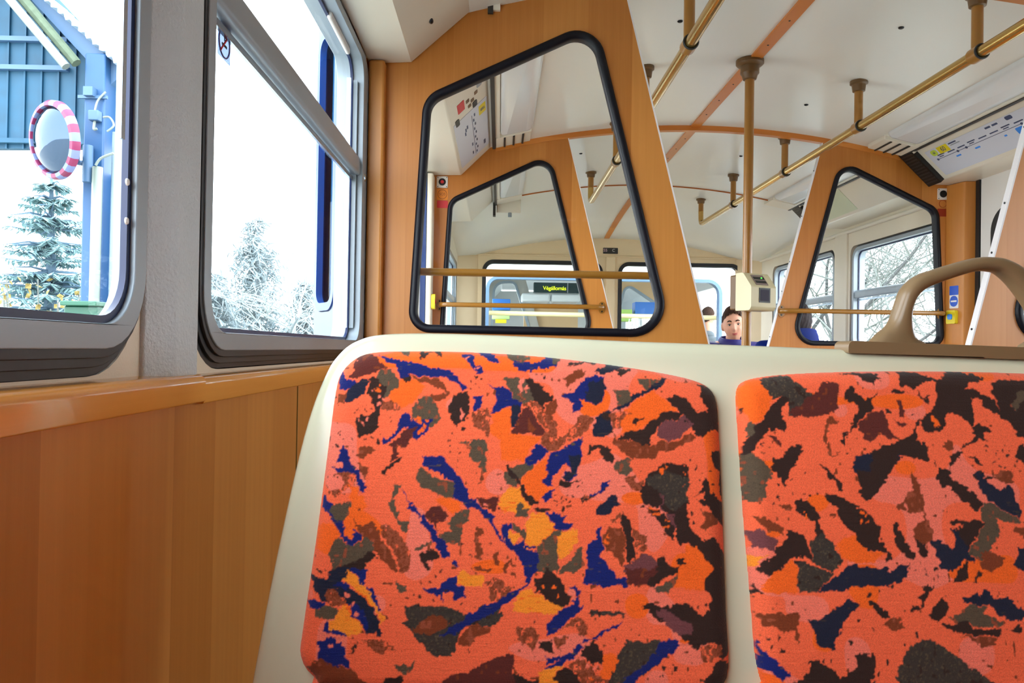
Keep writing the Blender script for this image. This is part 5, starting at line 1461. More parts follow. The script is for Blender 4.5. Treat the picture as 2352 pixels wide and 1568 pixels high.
    for s in (-1, 1):
        c = head_point(math.acos(.06), -PI / 2 + s * .42)
        e = MB(); e.ball(c + Vector((0, .006, 0)), .0125, .0125, .0085, 16, 10); eb = e.build('eye', plain('eye_white', (196, 186, 178), .3) if 'eye_white' not in bpy.data.materials else bpy.data.materials['eye_white'], t, xf=W)
        MB().ball(c + Vector((-s * .001, -.0035, .0)), .0062, .004, .0066, 12, 8).build('iris', plain('iris_brown', (34, 22, 16), .2) if 'iris_brown' not in bpy.data.materials else bpy.data.materials['iris_brown'], eb, xf=W)
        pts = [head_point(math.acos(.26 + .05 * math.sin(PI * q / 6)), -PI / 2 + s * (.20 + .44 * q / 6), 1.012) for q in range(7)]
        MB().tube(pts, [.003, .0048, .0052, .0052, .0048, .0038, .0024], 8).build('eyebrow', hair, t, xf=W)
        up = [head_point(math.acos(.125 - .02 * abs(q - 3) / 3), -PI / 2 + s * (.26 + .32 * q / 6), 1.0) for q in range(7)]
        MB().tube(up, .0026, 6).build('eyelid', plain('lash_brown', (70, 42, 32), .6) if 'lash_brown' not in bpy.data.materials else bpy.data.materials['lash_brown'], t, xf=W)
    lipm = bpy.data.materials.get('lip_pink') or plain('lip_pink', (176, 84, 78), .45)
    for z, r in ((-.485, .0036), (-.555, .0044)):
        pts = [head_point(math.acos(z + .02 * abs(q - 4) / 4), -PI / 2 + .34 * (q - 4) / 4, 1.0) for q in range(9)]
        MB().tube(pts, [.0008] + [r * (1 - .5 * (abs(q - 4) / 4) ** 2) for q in range(1, 8)] + [.0008], 8).build('lip', lipm, t, xf=W)
    # jacket: over torso and arms, open collar round the neck
    jk = [i for i in P if i in ('pel', 'waist', 'chest', 'sh', 'sl', 'sr', 'el', 'er', 'wl', 'wr', 'n1')]
    order = ['pel', 'waist', 'chest', 'sh', 'n1', 'sl', 'el', 'wl', 'sr', 'er', 'wr']
    jr = {'pel': (.185, .145), 'waist': (.175, .14), 'chest': (.195, .148), 'sh': (.135, .11), 'n1': (.075, .078), 'sl': .090, 'sr': .090, 'el': .064, 'er': .064, 'wl': .046, 'wr': .046}
    jme = skin_mesh([V_[P[k]] for k in order], [(0, 1), (1, 2), (2, 3), (3, 4), (3, 5), (5, 6), (6, 7), (3, 8), (8, 9), (9, 10)], [jr[k] for k in order], 2)
    jo = mesh_obj('jacket', remeshed([jme], .012, 'jacket'), jacket, t, B)
    nk = Vector(V_[P['n1']]); ch = collar
    ring = []
    for i in range(5):
        f = i / 4
        ring.append([Vector((nk.x + (.074 + bulk + .016 * math.sin(PI * f)) * math.cos(a), nk.y - .004 + (.078 + bulk + .016 * math.sin(PI * f)) * math.sin(a), nk.z - .03 + (.05 + ch) * f + (.016 * math.sin(a) * f))) for a in [k * 2 * PI / 36 for k in range(36)]])
    inn = [[p * 1.0 + (Vector((nk.x, nk.y, p.z)) - p).normalized() * .008 for p in r_] for r_ in reversed(ring)]
    allr = ring + inn; vs = [p for r_ in allr for p in r_]; nn_ = 36
    fs = [(i * nn_ + k, i * nn_ + (k + 1) % nn_, (i + 1) * nn_ + (k + 1) % nn_, (i + 1) * nn_ + k) for i in range(len(allr) - 1) for k in range(nn_)]
    MB().add(vs, fs).build('collar', lining or jacket, jo, xf=Matrix.Translation(loc) @ B)
    tr_order = ['pel', 'hl', 'kl', 'al', 'hr', 'kr', 'ar']
    trr = {'pel': (.165, .125), 'hl': .098, 'hr': .098, 'kl': .072, 'kr': .072, 'al': .056, 'ar': .056}
    tme = skin_mesh([V_[P[k]] for k in tr_order], [(0, 1), (1, 2), (2, 3), (0, 4), (4, 5), (5, 6)], [trr[k] for k in tr_order], 2)
    mesh_obj('trousers', tme, trousers, t, B)
    for s, k in ((-1, 'l'), (1, 'r')):
        a = Vector(V_[P['a' + k]])
        sh = skin_mesh([a + Vector((0, .03, -.035)), a + Vector((0, -.06, -.045)), a + Vector((0, -.16, -.055))], [(0, 1), (1, 2)], [(.05, .05), (.047, .04), (.045, .03)], 2)
        mesh_obj('shoe', sh, M['black'], t, B)
    return t
skin_m = plain('skin', (222, 164, 136), .5, vary=.05, scale=20)
bs_ = skin_m.node_tree.nodes['Principled BSDF']; bs_.inputs['Subsurface Weight'].default_value = .12; bs_.inputs['Subsurface Radius'].default_value = (.012, .004, .002)
hair_m = plain('brown_hair', (58, 34, 20), .75, spec=.2, vary=.6, scale=90)
hair_d = plain('dark_hair', (50, 38, 40), .75, spec=.2, vary=.5, scale=70)
jack_v = plain('violet_blue_jacket', (32, 20, 104), .6, vary=.2, scale=12)
jack_b = plain('bright_blue_jacket', (0, 30, 112), .8, spec=.15, vary=.15, scale=10)
jack_g = plain('grey_jacket', (96, 104, 110), .7, vary=.2)
trou = plain('dark_trousers', (40, 42, 52), .8)
def place(px, py, y, hp, scale=1, lean=0, turn=0):
    """floor point that brings the middle of the head onto the sight line at distance y"""
    p = at_y(px, py, y); return (p.x, y, p.z - (hp + .815) * scale)
a = at_y(1684, 747, 5.50)
person('person', (a.x, 5.50, a.z - (.47 + .815 - .145)), R(-6), 'man with short brown quiff and violet blue jacket, seated below the ticket machine', skin_m, hair_m, jack_v, trou, head_turn=R(-9), head_tilt=R(-7), head_nod=R(4), style='quiff', collar=.03, voxel=.005, slouch=.145, bulk=.016)
b = at_y(1830, 744, 4.20)
person('person', (b.x, 4.20, b.z - (.47 + .815 - .17)), R(180), 'seated person in bright blue jacket with back turned, behind the further partition window', skin_m, hair_d, jack_b, trou, head_nod=R(8), style='short', collar=.06, voxel=.008, slouch=.17, bulk=.024)
c = at_y(1626, 728, 7.75)
person('person', (c.x, 7.75, c.z - (.92 + .815) * .80), R(150), 'brown haired person in grey jacket in the coupled tram, beyond the rear window', skin_m, hair_m, jack_g, trou, seated=False, scale=.80, head_turn=R(-30), style='bob', collar=.03, voxel=.009)

# the seats these people use
def simple_seat(x, y, facing, zb, label):
    t = empty('single_seat', (x, y, 0), label, 'seat', 'single seats in the rear compartment')
    s = facing                      # -1 faces the lens
    MB().prism(rrect(x - .22, x + .22, y - .20, y + .20, .05), XY, zb, zb + .05).build('seat_cushion', bpy.data.materials['cushion_cloth'], t, bevel=.012)
    yb = y - s * .235
    MB().prism(rrect(x - .22, x + .22, zb + .02, zb + .50, .06), XZ, yb - .02, yb + .02).build('backrest', M['shell'], t, bevel=.01)
    for dx in (-.17, .17):
        MB().box(x + dx - .018, x + dx + .018, y - .15, y + .15, 0, zb - .004).build('leg', M['dark'], t)
    return t
fa, fb = a.z - 1.14, b.z - 1.115
simple_seat(a.x, 5.50, -1, fa + .47 - .135 - .05, 'cream and orange single seat under the man in violet blue')
simple_seat(b.x, 4.20, 1, fb + .47 - .135 - .05, 'cream and orange single seat under the person in bright blue')
# ------------------------------------------------------------------ the coupled tram behind the rear windows
TX = .98; TY = 7.0                                         # its middle and its front face
tram_w = plain('tram_white_paint', (226, 232, 236), .35)
tram_y = plain('tram_yellow_paint', (222, 172, 40), .35)
tram = empty('tram', (TX, TY, -.7), 'coupled second tram with pale front and blue-edged windscreens, seen through the rear windows', 'tram')
x0, x1 = TX - 1.2, TX + 1.22
lw = rrect(-.115, .86, .95, 1.80, .10); rw = rrect(.99, 2.03, .95, 1.80, .12)
MB().prism(fillet([(x0, -.4), (x1, -.4), (x1, 1.95), (x1 - .25, 2.25), (x0 + .25, 2.25), (x0, 1.95)], [.1, .1, .2, .3, .3, .2], 8), XZ, TY, TY + .06, holes=[lw, rw]).build('front_panel', tram_w, tram)
for w in (lw, rw):
    f = MB().prism(inset(w, -.018), XZ, TY - .014, TY + .07, holes=[inset(w, .012)]).build('windscreen_seal', plain('pale_blue_rubber', (80, 110, 144), .4) if 'pale_blue_rubber' not in bpy.data.materials else bpy.data.materials['pale_blue_rubber'], tram)
    MB().prism(inset(w, .004), XZ, TY + .02, TY + .025).build('pane', M['glass_in'], f)
MB().box(x0, x1, TY - .02, TY, .2, .80).build('yellow_band', tram_y, tram)
MB().box(x0, x1, TY, TY + 7, -.45, -.02).build('underframe', M['dark'], tram)
MB().box(x0, x1, TY + .06, TY + 7, -.02, .0).build('tram_floor', M['floor'], tram)
MB().prism([(x0, 1.95), (x0 + .25, 2.22), (x1 - .25, 2.22), (x1, 1.95), (x1, 2.0), (x1 - .25, 2.27), (x0 + .25, 2.27), (x0, 2.0)], XZ, TY + .06, TY + 7).build('roof', tram_w, tram)
for xx in (x0, x1 - .04):
    MB().prism([(TY + .06, 0), (TY + 7, 0), (TY + 7, 2.0), (TY + .06, 2.0)], YZ, xx, xx + .04, holes=[rrect(TY + .35 + k * 1.5, TY + 1.55 + k * 1.5, 1.0, 1.8, .06) for k in range(4)]).build('side_panel', tram_w, tram)
tan = plain('tan_laminate', (214, 180, 138), .4)
MB().box(x0 + .04, x1 - .04, TY + 6.9, TY + 6.95, 0, 2.2).build('end_wall', plain('pale_grey_laminate', (206, 206, 204), .4), tram)
# inner bulkhead with slanted window frames like this car's
by = TY + 1.9
sh = [(x0 + .04, 0), (x0 + .04, 1.9), (x0 + .45, 2.2), (x0 + .80, 2.2), (x0 + 1.02, 1.18), (x0 + 1.02, 0)]
wn = fillet([(x0 + .22, 1.12), (x0 + .24, 1.62), (x0 + .62, 1.86), (x0 + .85, 1.12)], [.06, .1, .1, .08], 6)
def bp_(px, py): p = at_y(px, py, by); return (p.x, p.z)
wa = fillet([bp_(1128, 790), bp_(1136, 649), bp_(1182, 648), bp_(1226, 790)], [.05, .12, .07, .05], 6)
wc = fillet([bp_(1402, 790), bp_(1438, 652), bp_(1510, 700), bp_(1520, 790)], [.05, .07, .07, .05], 6)
xm_ = bp_(1232, 700)[0]; xn_ = bp_(1396, 700)[0]
for k, (pts_, wn_) in enumerate((([(x0 + .04, 0), (xm_ + .30, 0), (xm_ + .10, 1.2), (bp_(1196, 640)[0], 2.15), (x0 + .04, 2.15)], wa), ([(x1 - .04, 0), (xn_ - .25, 0), (xn_ - .08, 1.2), (bp_(1430, 640)[0], 2.15), (x1 - .04, 2.15)], wc))):
    MB().prism(pts_, XZ, by, by + .04, holes=[wn_]).build('bulkhead', tan if k else plain('grey_laminate', (176, 172, 164), .4), tram)
    MB().prism(inset(wn_, -.018), XZ, by - .01, by + .05, holes=[inset(wn_, .010)]).build('bulkhead_seal', M['alu'], tram)
# passenger display
dx, dz, dy = .50, 1.62, TY + 1.55
ca_, cb_ = at_y(1226, 648, dy), at_y(1332, 673, dy)
dsp = MB().box(ca_.x, cb_.x, dy, dy + .10, cb_.z, ca_.z).build('display_case', plain('display_glass', (34, 58, 62), .25), tram, bevel=.008)
q = at_y(1274, 662, dy - .002)
text_mesh('display_lettering', 'Végállomás', .062, M['led_text'], dsp, frame_at((q.x, dy - .003, q.z), (1, 0, 0), (0, 0, 1)), spacing=.94)
qj = at_y(1303, 660, dy)
MB().box(qj.x, qj.x + .010, dy - .004, dy + .104, cb_.z, ca_.z).build('case_joint', M['alu'], dsp)
dz = cb_.z
MB().box(dx - .26, dx + .06, dy + .02, dy + .4, dz - .10, dz - .008).build('driver_cabinet', tram_w, tram, bevel=.02)
MB().box(dx + .08, dx + .40, dy + .02, dy + .4, dz - .10, dz - .008).build('driver_cabinet', tram_w, tram, bevel=.02)
MB().box(dx - .22, dx + .42, dy + .42, dy + .46, 1.0, dz - .12).build('cab_door', tan, tram)
for k in range(2):
    MB().prism(rrect(dx - .05 + k * .30, dx + .14 + k * .34, 1.02, 1.22, .04), XZ, dy + .405, dy + .419).build('cab_window', plain('dim_glass', (88, 80, 96), .2) if 'dim_glass' not in bpy.data.materials else bpy.data.materials['dim_glass'], tram)
q0, q1 = at_y(1112, 718, TY + .25), at_y(1508, 727, TY + .25)
MB().tube([(x0 + .05, TY + .25, q0.z), (x1 - .05, TY + .25, q1.z - .003)], .022, 12).build('handrail', plain('pale_yellow_rail', (246, 232, 176), .35), tram)
def put(name, pa, pb, y, d, mat, bev=.006):
    A, B_ = at_y(*pa, y), at_y(*pb, y)
    return MB().box(A.x, B_.x, y, y + d, B_.z, A.z).build(name, mat, tram, bevel=bev)
sky_b = plain('blue_box_paint', (52, 120, 210), .4)
put('blue_box', (1131, 686), (1172, 712), TY + .9, .18, sky_b)
put('lime_box', (1130, 720), (1171, 733), TY + .9, .16, plain('pale_green_paint', (186, 220, 150), .4))
put('yellow_box', (1138, 733), (1163, 742), TY + .88, .02, M['yellow'], .001)
put('blue_box', (1459, 693), (1506, 722), TY + .9, .18, sky_b)
put('lime_box', (1421, 710), (1452, 738), TY + .9, .16, plain('lime_paint', (172, 214, 112), .4))
lat = MB()
for k in range(5):
    for s in (-1, 1):
        A = at_y(1446 + k * 8 + (4 if s > 0 else 0), 732, TY + .5); B_ = at_y(1446 + k * 8 + (-8 if s < 0 else 14) * 1.0, 762, TY + .5)
        lat.tube([(A.x, TY + .5, A.z), (B_.x, TY + .5, B_.z - .05)], .006, 6)
lat.build('folding_lattice', tram_w, tram)
for k in range(3):
    MB().prism(rrect(x0 + .35 + k * .62, x0 + .8 + k * .62, .45, 1.02, .08), XZ, TY + 1.2, TY + 1.24).build('seat_back', plain('dim_grey_plastic', (150, 150, 158), .5) if 'dim_grey_plastic' not in bpy.data.materials else bpy.data.materials['dim_grey_plastic'], tram)
for s in (-1, 1):
    MB().lathe([(.33, -.07), (.33, .07)], (TX + s * .75, TY + 1.2, -.72 + .15), (1, 0, 0), 28).build('wheel', M['black'], tram)
MB().tube([(TX - .03, YB + .08, -.3), (TX, TY, -.3)], .06, 12).build('coupler', M['dark'], tram)

# ------------------------------------------------------------------ ground and platform shelter
GZ = -.90
structure(MB().box(-60, 60, -40, 80, GZ - .2, GZ).build('ground', plain('pale_gravel', (176, 176, 168), .9, vary=.15, scale=3)))
blue_t = plain('blue_painted_timber', (16, 72, 100), .6, vary=.35, scale=9)
blue_p = plain('blue_painted_beam', (66, 98, 132), .5, vary=.1)
blue_s = plain('blue_steel_post', (30, 74, 118), .5, vary=.15)
SY = 5.5
shelter = empty('shelter', (-3.2, SY, GZ), 'blue timber platform shelter with slanted roof edge outside the nearer window', 'shelter')
# boarded gable: slopes down towards the tram, flat bottom edge
def sp(px, py, y=SY): p = at_y(px, py, y); return (p.x, p.z)
gab = [sp(-330, 322), sp(250, 318), sp(300, 318), sp(300, 176), sp(105, 5), sp(-120, -190), sp(-330, -250)]
MB().prism(gab, XZ, SY + .25, SY + .31).build('boarding', blue_t, shelter)
bx0 = sp(-330, 0)[0]
for k in range(16):
    x = bx0 + .05 + k * .125
    zt_ = min(4.6, sp(105, 5)[1] + (sp(105, 5)[0] - x) * .95) - .02
    if x > sp(105, 5)[0]: zt_ = sp(105, 5)[1] - (x - sp(105, 5)[0]) * .86 - .03
    if x < sp(296, 0)[0]: MB().box(x, x + .012, SY + .232, SY + .25, sp(0, 322)[1], zt_).build('cover_strip', blue_t, shelter)
for a_, b_ in ((62, 52), (130, 8), (305, 14)):
    za, zb = sp(0, a_ + 5)[1], sp(0, a_ - 6)[1]
    MB().box(bx0, sp(250 if a_ > 200 else 118, 0)[0], SY + .20, SY + .25, za, zb).build('cross_rail', blue_p if a_ < 150 else blue_t, shelter)
# barge beam along the slope, corrugated roof edge above it
A, B_ = sp(60, -10), sp(245, 190)
d = Vector((B_[0] - A[0], B_[1] - A[1])).normalized(); nrm = Vector((-d.y, d.x))
A = (A[0] - d.x * 1.2, A[1] - d.y * 1.2)
MB().prism([A, B_, (B_[0] + nrm.x * .15, B_[1] + nrm.y * .15), (A[0] + nrm.x * .15, A[1] + nrm.y * .15)], XZ, SY + .05, SY + .20).build('barge_beam', blue_p, shelter)
RA, RB = Vector(sp(105, 5)), Vector(sp(292, 172)); rd = (RB - RA).normalized(); rn = Vector((-rd.y, rd.x))
RA = RA - rd * 1.6; Lr = (RB - RA).length; nseg = 120
top_ = [RA + rd * (Lr * i / nseg) + rn * (.045 + .014 * math.sin(i * 1.9)) for i in range(nseg + 1)]
bot_ = [p - rn * .03 for p in reversed(top_)]
MB().prism([tuple(p) for p in top_ + bot_], XZ, SY - .05, SY + .45).build('roof_sheet', plain('weathered_roof_sheet', (168, 188, 206), .6), shelter)
# striplight fixed under the slope
A, B_ = Vector(sp(20, -14)), Vector(sp(170, 165)); dd = (B_ - A).normalized()
pts = [A - dd * .5, B_]
MB().tube([(p.x, SY - .10, p.y) for p in pts], .030, 12).build('striplight_tube', plain('striplight_grey', (112, 122, 116), .4), shelter)
MB().tube([(p.x + .05, SY - .06, p.y + .04) for p in pts], .035, 8).build('striplight_batten', plain('mossy_batten', (76, 90, 72), .8, vary=.4, scale=25), shelter)
# post
pa, pb = sp(203, 0)[0], sp(250, 0)[0]
MB().box(pa, pb, SY - .03, SY + .15, GZ, sp(0, 120)[1]).build('post', blue_s, shelter, bevel=.012)
MB().box(sp(250, 0)[0], sp(290, 0)[0], SY + .12, SY + .2, GZ, sp(0, 388)[1]).build('side_board', plain('pale_blue_board', (64, 94, 134), .5), shelter)
MB().tube([(sp(242, 0)[0], SY - .08, GZ), (sp(246, 0)[0], SY - .08, sp(0, 385)[1])], .035, 12).build('downpipe', plain('cream_downpipe', (122, 134, 128), .4), shelter)
MB().tube([(sp(270, 0)[0], SY - .02, GZ), (sp(274, 0)[0], SY - .02, sp(0, 300)[1])], .018, 10).build('downpipe', plain('pale_downpipe', (110, 128, 140), .4), shelter)
jb = MB().box(sp(223, 0)[0], sp(246, 0)[0], SY - .09, SY - .03, sp(0, 279)[1], sp(0, 256)[1]).build('junction_box', blue_p, shelter, bevel=.006)
MB().tube(spline([(sp(253, 212)[0], SY - .06, sp(0, 212)[1]), (sp(235, 232)[0], SY - .06, sp(0, 232)[1]), (sp(228, 256)[0], SY - .06, sp(0, 256)[1])], 6), .007, 6).build('cable', bpy.data.materials['cream_downpipe'], shelter)
MB().tube(spline([(sp(247, 270)[0], SY - .06, sp(0, 270)[1]), (sp(262, 270)[0], SY - .06, sp(0, 270)[1]), (sp(271, 288)[0], SY - .06, sp(0, 288)[1]), (sp(256, 302)[0], SY - .06, sp(0, 302)[1])], 6), .007, 6).build('cable', bpy.data.materials['cream_downpipe'], shelter)
MB().tube(spline([(sp(228, 278)[0], SY - .06, sp(0, 278)[1]), (sp(226, 297)[0], SY - .06, sp(0, 297)[1]), (sp(233, 296)[0], SY - .06, sp(0, 296)[1])], 6), .009, 6).build('cable', bpy.data.materials['cream_downpipe'], shelter)
MB().box(sp(192, 0)[0], sp(258, 0)[0], SY - .05, SY - .03, sp(0, 226)[1], sp(0, 219)[1]).build('bracket', blue_p, shelter)
MB().box(sp(211, 0)[0], sp(232, 0)[0], SY - .09, SY - .03, sp(0, 223)[1], sp(0, 203)[1]).build('bracket', blue_p, shelter)
MB().tube(spline([(sp(280, 356)[0], SY - .12, sp(0, 356)[1]), (sp(252, 368)[0], SY - .12, sp(0, 368)[1]), (sp(240, 384)[0], SY - .12, sp(0, 384)[1])], 6), .009, 6).build('cable', bpy.data.materials['cream_downpipe'], shelter)

# convex traffic mirror with red and white rim
mc = at_y(125, 322, SY - .35)
MR = .26
ma_ = Vector((-.50, -.86, -.14)).normalized()
mir = empty('street_mirror', mc, 'round convex mirror with red and white striped rim on the blue shelter post', 'mirror')
qm = Vector((0, 0, 1)).rotation_difference(ma_)
MB().lathe([(MR * .855, .010), (MR * .76, .030), (MR * .62, .052), (MR * .45, .070), (MR * .25, .081), (.002, .085)], mc, ma_, 48).build('mirror_glass', plain('mirror_glass', (70, 84, 104), .03, metal=1, vary=0), mir, angle=60)
NS = 28
bands = {0: MB(), 1: MB()}
def rim_pt(a, r, h): return mc + qm @ Vector((r * math.cos(a), r * math.sin(a), h))
for k in range(NS):
    mbk = bands[k % 2]; a0, a1 = 2 * PI * k / NS, 2 * PI * (k + 1) / NS; ns = 3
    sec = [(MR * .84, .0), (MR * .84, .022), (MR * .86, .034), (MR * .95, .030), (MR, .012), (MR, -.02), (MR * .9, -.03)]
    vs = [rim_pt(a0 + (a1 - a0) * i / ns, r, h) for i in range(ns + 1) for r, h in sec]; s_ = len(sec)
    mbk.add(vs, [(i * s_ + j, i * s_ + (j + 1) % s_, (i + 1) * s_ + (j + 1) % s_, (i + 1) * s_ + j) for i in range(ns) for j in range(s_)])
bands[0].build('red_stripes', plain('rim_red', (112, 28, 70), .45), mir)
bands[1].build('white_stripes', plain('rim_white', (98, 110, 152), .45), mir)
MB().lathe([(MR * .9, -.028), (MR * .6, -.06), (.03, -.07)], mc, ma_, 32).build('mirror_back', M['dark'], mir)
pp = Vector((sp(222, 0)[0], SY - .02, mc.z - .08))
br = MB().tube([mc - ma_ * .065, mc - ma_ * .16, pp + Vector((-.08, -.05, 0)), pp], .022, 10)
br.tube([pp + Vector((-.0, -.05, -.14)), pp + Vector((0, -.05, .12))], .035, 10)
br.build('bracket', blue_p, mir)
# green box on the ground side of the post
gb = at_y(210, 694, SY - .5); gw = at_y(246, 694, SY - .5).x - gb.x
t = empty('planter_box', (gb.x, SY - .5, GZ), 'green box standing at the foot of the shelter post', 'box')
MB().box(gb.x - gw * 1.1, gb.x + gw, SY - .62, SY - .30, GZ, gb.z - .03).build('body', plain('green_painted_metal', (24, 76, 58), .5), t, bevel=.01)
MB().box(gb.x - gw * 1.2, gb.x + gw * 1.08, SY - .65, SY - .27, gb.z - .03, gb.z).build('lid', plain('green_lid', (30, 84, 64), .5), t, bevel=.006)

# ------------------------------------------------------------------ trees
leaf_teal = plain('spruce_needles', (132, 164, 166), .8, vary=.3, scale=3)
bark_b = plain('spruce_bark', (92, 118, 138), .8)
def spruce(loc, h, w, seed, label, mats, tiers=22, name='spruce_tree'):
    rs = random.Random(seed); t = empty(name, loc, label, 'tree')
    x, y, z = loc
    MB().tube([(x, y, z), (x + .03, y, z + h * .5), (x, y, z + h)], [.13, .08, .012], 8).build('trunk', mats[0], t)
    fol = MB(); br = MB()
    for i in range(tiers):
        f = i / tiers; zz = z + h * (.16 + .83 * f) + rs.uniform(-.04, .04); L = w * (1 - f) ** .8 * rs.uniform(.8, 1.1) + .08
        nb = 8 if f < .7 else 6
        for k in range(nb):
            a = 2 * PI * (k + rs.random()) / nb; l = L * rs.uniform(.7, 1.05); dx, dy = math.cos(a), math.sin(a)
            pts = [Vector((x, y, zz)), Vector((x + dx * l * .5, y + dy * l * .5, zz - .06 * l + rs.uniform(-.05, .05))), Vector((x + dx * l, y + dy * l, zz + l * rs.uniform(-.16, .06)))]
            br.tube(pts, [.018, .010, .004], 5)
            for q in range(int(26 + 62 * l)):
                g = rs.uniform(.12, 1.0); p = pts[0].lerp(pts[2], g); p.z -= .05 * l * math.sin(PI * g)
                sd = rs.choice((-1, 1)); ln = rs.uniform(.07, .17) * (1.15 - g * .5)
                d = Vector((dx * .5 - dy * sd * .8, dy * .5 + dx * sd * .8, rs.uniform(-.75, -.1))).normalized()
                e = p + d * ln; wv = d.cross(Vector((0, 0, 1))).normalized() * rs.uniform(.007, .015); up_ = wv.cross(d) * .35
                fol.add([p - wv * .5, p + wv * .5, p + d * ln * .5 + wv, e, p + d * ln * .5 - wv, p + d * ln * .4 + up_], [(0, 1, 5), (1, 2, 5), (2, 3, 5), (3, 4, 5), (4, 0, 5)])
    br.build('branches', mats[0], t); fol.build('needles', mats[1], t, smooth=False)
    return t
s1 = at_y(118, 412, 8.0)
spruce((s1.x, 8.0, GZ), s1.z - GZ + .1, 1.35, 4, 'blue-green spruce tree below the round mirror', (bark_b, leaf_teal), 42)
def bare_tree(loc, h, seed, label, mat, spread=.55, levels=5, lean=(0, 0), group=None, name='bare_tree', r0=.10, droop=0, kids=(2, 3), twig=None, keep=lambda p: True):
    rs = random.Random(seed); t = empty(name, loc, label, 'tree', group)
    trunk = MB(); tw = MB()
    def grow(p, d, L, r, lv):
        pts = [p]; q = p.copy(); dd = d.copy(); n = 4
        for i in range(n):
            dd = (dd + Vector((rs.uniform(-1, 1), rs.uniform(-1, 1), rs.uniform(-.5, .7) - droop * (levels - lv))) * .16).normalized()
            q = q + dd * (L / n); pts.append(q.copy())
        if not keep(q): return
        mb_ = trunk if lv >= levels - 1 else tw
        mb_.tube(pts, [max(.0025, r * (1 - .45 * i / n)) for i in range(n + 1)], 6 if lv >= levels - 1 else 4, cap=lv >= levels - 1)
        if lv == 0: return
        for k in range(rs.randint(*kids) + (1 if lv < levels else 2)):
            i = rs.randint(1, n); a = rs.uniform(0, 2 * PI)
            sd = Vector((math.cos(a), math.sin(a), rs.uniform(-.1, .6)))
            grow(pts[i], (dd * (1 - spread) + sd * spread).normalized(), L * rs.uniform(.55, .8), r * .55, lv - 1)
    grow(Vector(loc), Vector((lean[0], lean[1], 1)).normalized(), h, r0, levels)
    trunk.build('trunk', mat, t); tw.build('branches', twig or mat, t)
    return t
pale = plain('pale_bark', (116, 126, 130), .9); twig_p = plain('pale_twig', (146, 156, 156), .9)
dim = plain('grey_bark', (74, 76, 76), .9, vary=.2); twig_d = plain('grey_twig', (106, 112, 108), .9, vary=.2)
# beyond the second window
def gp(px, y): p = at_y(px, 800, y); return (p.x, y, GZ)
need_pale = plain('pale_needles', (142, 156, 160), .9, vary=.2, scale=3)
def weeping(loc, h, w, seed, label, n=520):
    rs = random.Random(seed); t = empty('weeping_tree', loc, label, 'tree')
    MB().tube([loc, (loc[0] + .05, loc[1], loc[2] + h * .5), (loc[0], loc[1], loc[2] + h)], [.12, .07, .015], 8).build('trunk', pale, t)
    tw = MB(); nd = MB()
    for k in range(n):
        f = rs.random() ** .8; zz = loc[2] + h * (1 - f * .95); L = w * (f ** .7) * rs.uniform(.35, 1) + .1; a = rs.uniform(0, 2 * PI)
        p = Vector((loc[0], loc[1], zz)); d = Vector((math.cos(a), math.sin(a), rs.uniform(-.1, .35)))
        pts = [p]; q = p.copy()
        for m_ in range(6):
            d = (d + Vector((rs.uniform(-.25, .25), rs.uniform(-.25, .25), -.17))).normalized(); q = q + d * L / 6; pts.append(q.copy())
        tw.tube(pts, [.010, .009, .008, .007, .006, .005, .004], 4, cap=False)
        for m_ in range(14):
            b_ = pts[rs.randint(1, 6)]; e = Vector((rs.gauss(0, 1), rs.gauss(0, 1), rs.gauss(-.6, .8))).normalized() * rs.uniform(.08, .24)
            wv = e.orthogonal().normalized() * .009
            nd.add([b_ - wv, b_ + wv, b_ + e, b_ + e * .5 + wv * 2], [(0, 1, 3), (1, 2, 3), (2, 0, 3)])
    tw.build('branches', twig_p, t); nd.build('needles', need_pale, t, smooth=False)
s2 = at_y(590, 500, 13)
weeping((s2.x, 13, GZ), s2.z - GZ, 1.9, 9, 'pale weeping conifer in the middle of the second window', 620)
s3 = at_y(700, 640, 12)
weeping((s3.x, 12, GZ), s3.z - GZ, 1.2, 12, 'lower pale shaggy tree beside the open door leaf', 420)
s4 = at_y(500, 630, 12)
weeping((s4.x, 12, GZ), s4.z - GZ, 1.3, 15, 'low pale shaggy tree at the pillar side of the second window', 420)
bare_tree(gp(715, 11), 1.9, 31, 'thin bare tree with arching twigs above the pale conifers', pale, .6, 4, (-.05, 0), None, twig=twig_p, r0=.045, droop=.06)
bare_tree(gp(520, 15), 1.7, 35, 'fine bare tree at the pillar side of the second window', pale, .6, 4, (.1, 0), None, twig=twig_p, r0=.04, droop=.05)
# yellow bush
def bush(loc, r, h, seed, label, mat, stem):
    rs = random.Random(seed); t = empty('flowering_bush', loc, label, 'bush')
    st = MB(); fl = MB()
    for k in range(46):
        a = rs.uniform(0, 2 * PI); q = rs.uniform(.1, 1) ** .5 * r; top_p = Vector(loc) + Vector((q * math.cos(a), q * math.sin(a), h * rs.uniform(.6, 1.0)))
        base = Vector(loc) + Vector((q * .3 * math.cos(a), q * .3 * math.sin(a), 0))
        st.tube([base, base.lerp(top_p, .5) + Vector((0, 0, .1)), top_p], .006, 4)
        for m_ in range(26):
            p = base.lerp(top_p, rs.uniform(.35, 1)) + Vector((rs.gauss(0, .05), rs.gauss(0, .05), rs.gauss(0, .04)))
            n_ = Vector((rs.gauss(0, 1), rs.gauss(0, 1), rs.gauss(0, 1))).normalized(); u_ = n_.orthogonal().normalized() * .028; w_ = n_.cross(u_)
            fl.add([p + u_, p + w_, p - u_, p - w_, p + n_ * .012], [(0, 1, 4), (1, 2, 4), (2, 3, 4), (3, 0, 4)])
    st.build('stems', stem, t); fl.build('blossom', mat, t, smooth=False)
    return t
yb_ = at_y(120, 640, 6.6)
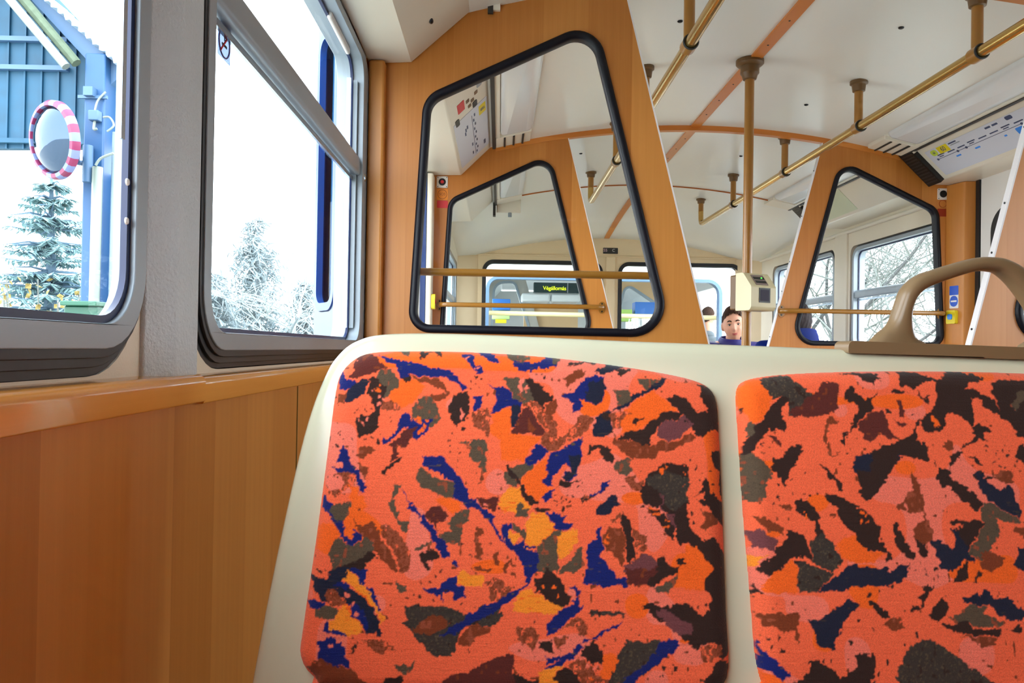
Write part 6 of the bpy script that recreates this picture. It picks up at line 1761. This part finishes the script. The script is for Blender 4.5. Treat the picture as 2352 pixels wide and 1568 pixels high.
bush((yb_.x, 6.6, GZ), .75, yb_.z - GZ + .05, 3, 'pale yellow flowering bush between spruce and green box', plain('pale_yellow_blossom', (140, 124, 70), .8, vary=.2), twig_d)
# trees on the far side of the tram
for k, (px, y, h, sd) in enumerate(((1850, 7.4, 1.35, 41), (2030, 6.3, 1.25, 42), (2110, 8.2, 1.5, 43), (1960, 10.5, 1.8, 44), (1905, 9.0, 1.6, 45), (2230, 7.0, 1.4, 46), (1800, 12.5, 2.0, 47))):
    lab = ('forked bare tree in the narrow window nearest the blue jacketed person', 'tangled bare tree behind the wide window beside the door post', 'tall bare tree at the door-post edge of the wide window', 'bare tree standing farther off behind the window pillar',
           'thin bare tree seen just beside the window pillar', 'bare tree mostly hidden by the wooden door post', 'distant bare tree beyond the ticket machine')[k]
    p = at_y(px, 800, y)
    bare_tree((p.x, y, GZ), h * 1.5, sd, lab, dim, .62, 5, (random.Random(sd).uniform(-.1, .1), 0), 'bare trees behind the far windows', twig=twig_d, r0=.042, kids=(2, 3), keep=lambda p: p.x > 3.0)
# ------------------------------------------------------------------ daylight
w = bpy.data.worlds.new('overcast_sky'); scene.world = w; w.use_nodes = True
nt = w.node_tree; bg = nt.nodes['Background']
tc = node(nt, 'ShaderNodeTexCoord'); sx = node(nt, 'ShaderNodeSeparateXYZ'); nt.links.new(tc.outputs['Generated'], sx.inputs[0])
mr = node(nt, 'ShaderNodeMapRange'); mr.inputs[1].default_value = -.05; mr.inputs[2].default_value = .6; nt.links.new(sx.outputs[2], mr.inputs[0])
mx = node(nt, 'ShaderNodeMix', data_type='RGBA'); nt.links.new(mr.outputs[0], mx.inputs[0])
mx.inputs[6].default_value = (.94, .97, 1.0, 1); mx.inputs[7].default_value = (.86, .94, 1.0, 1)
nt.links.new(mx.outputs[2], bg.inputs['Color']); bg.inputs['Strength'].default_value = SKY
vs_ = scene.view_settings
vs_.view_transform = 'Standard'; vs_.look = 'None'; vs_.gamma = 1; vs_.use_curve_mapping = False; vs_.exposure = EXPO
scene.display_settings.display_device = 'sRGB'
cy = scene.cycles
cy.max_bounces = 14; cy.diffuse_bounces = 8; cy.glossy_bounces = 6; cy.transparent_max_bounces = 24; cy.transmission_bounces = 8
cy.sample_clamp_indirect = 8; cy.use_denoising = True; cy.caustics_reflective = False; cy.caustics_refractive = False
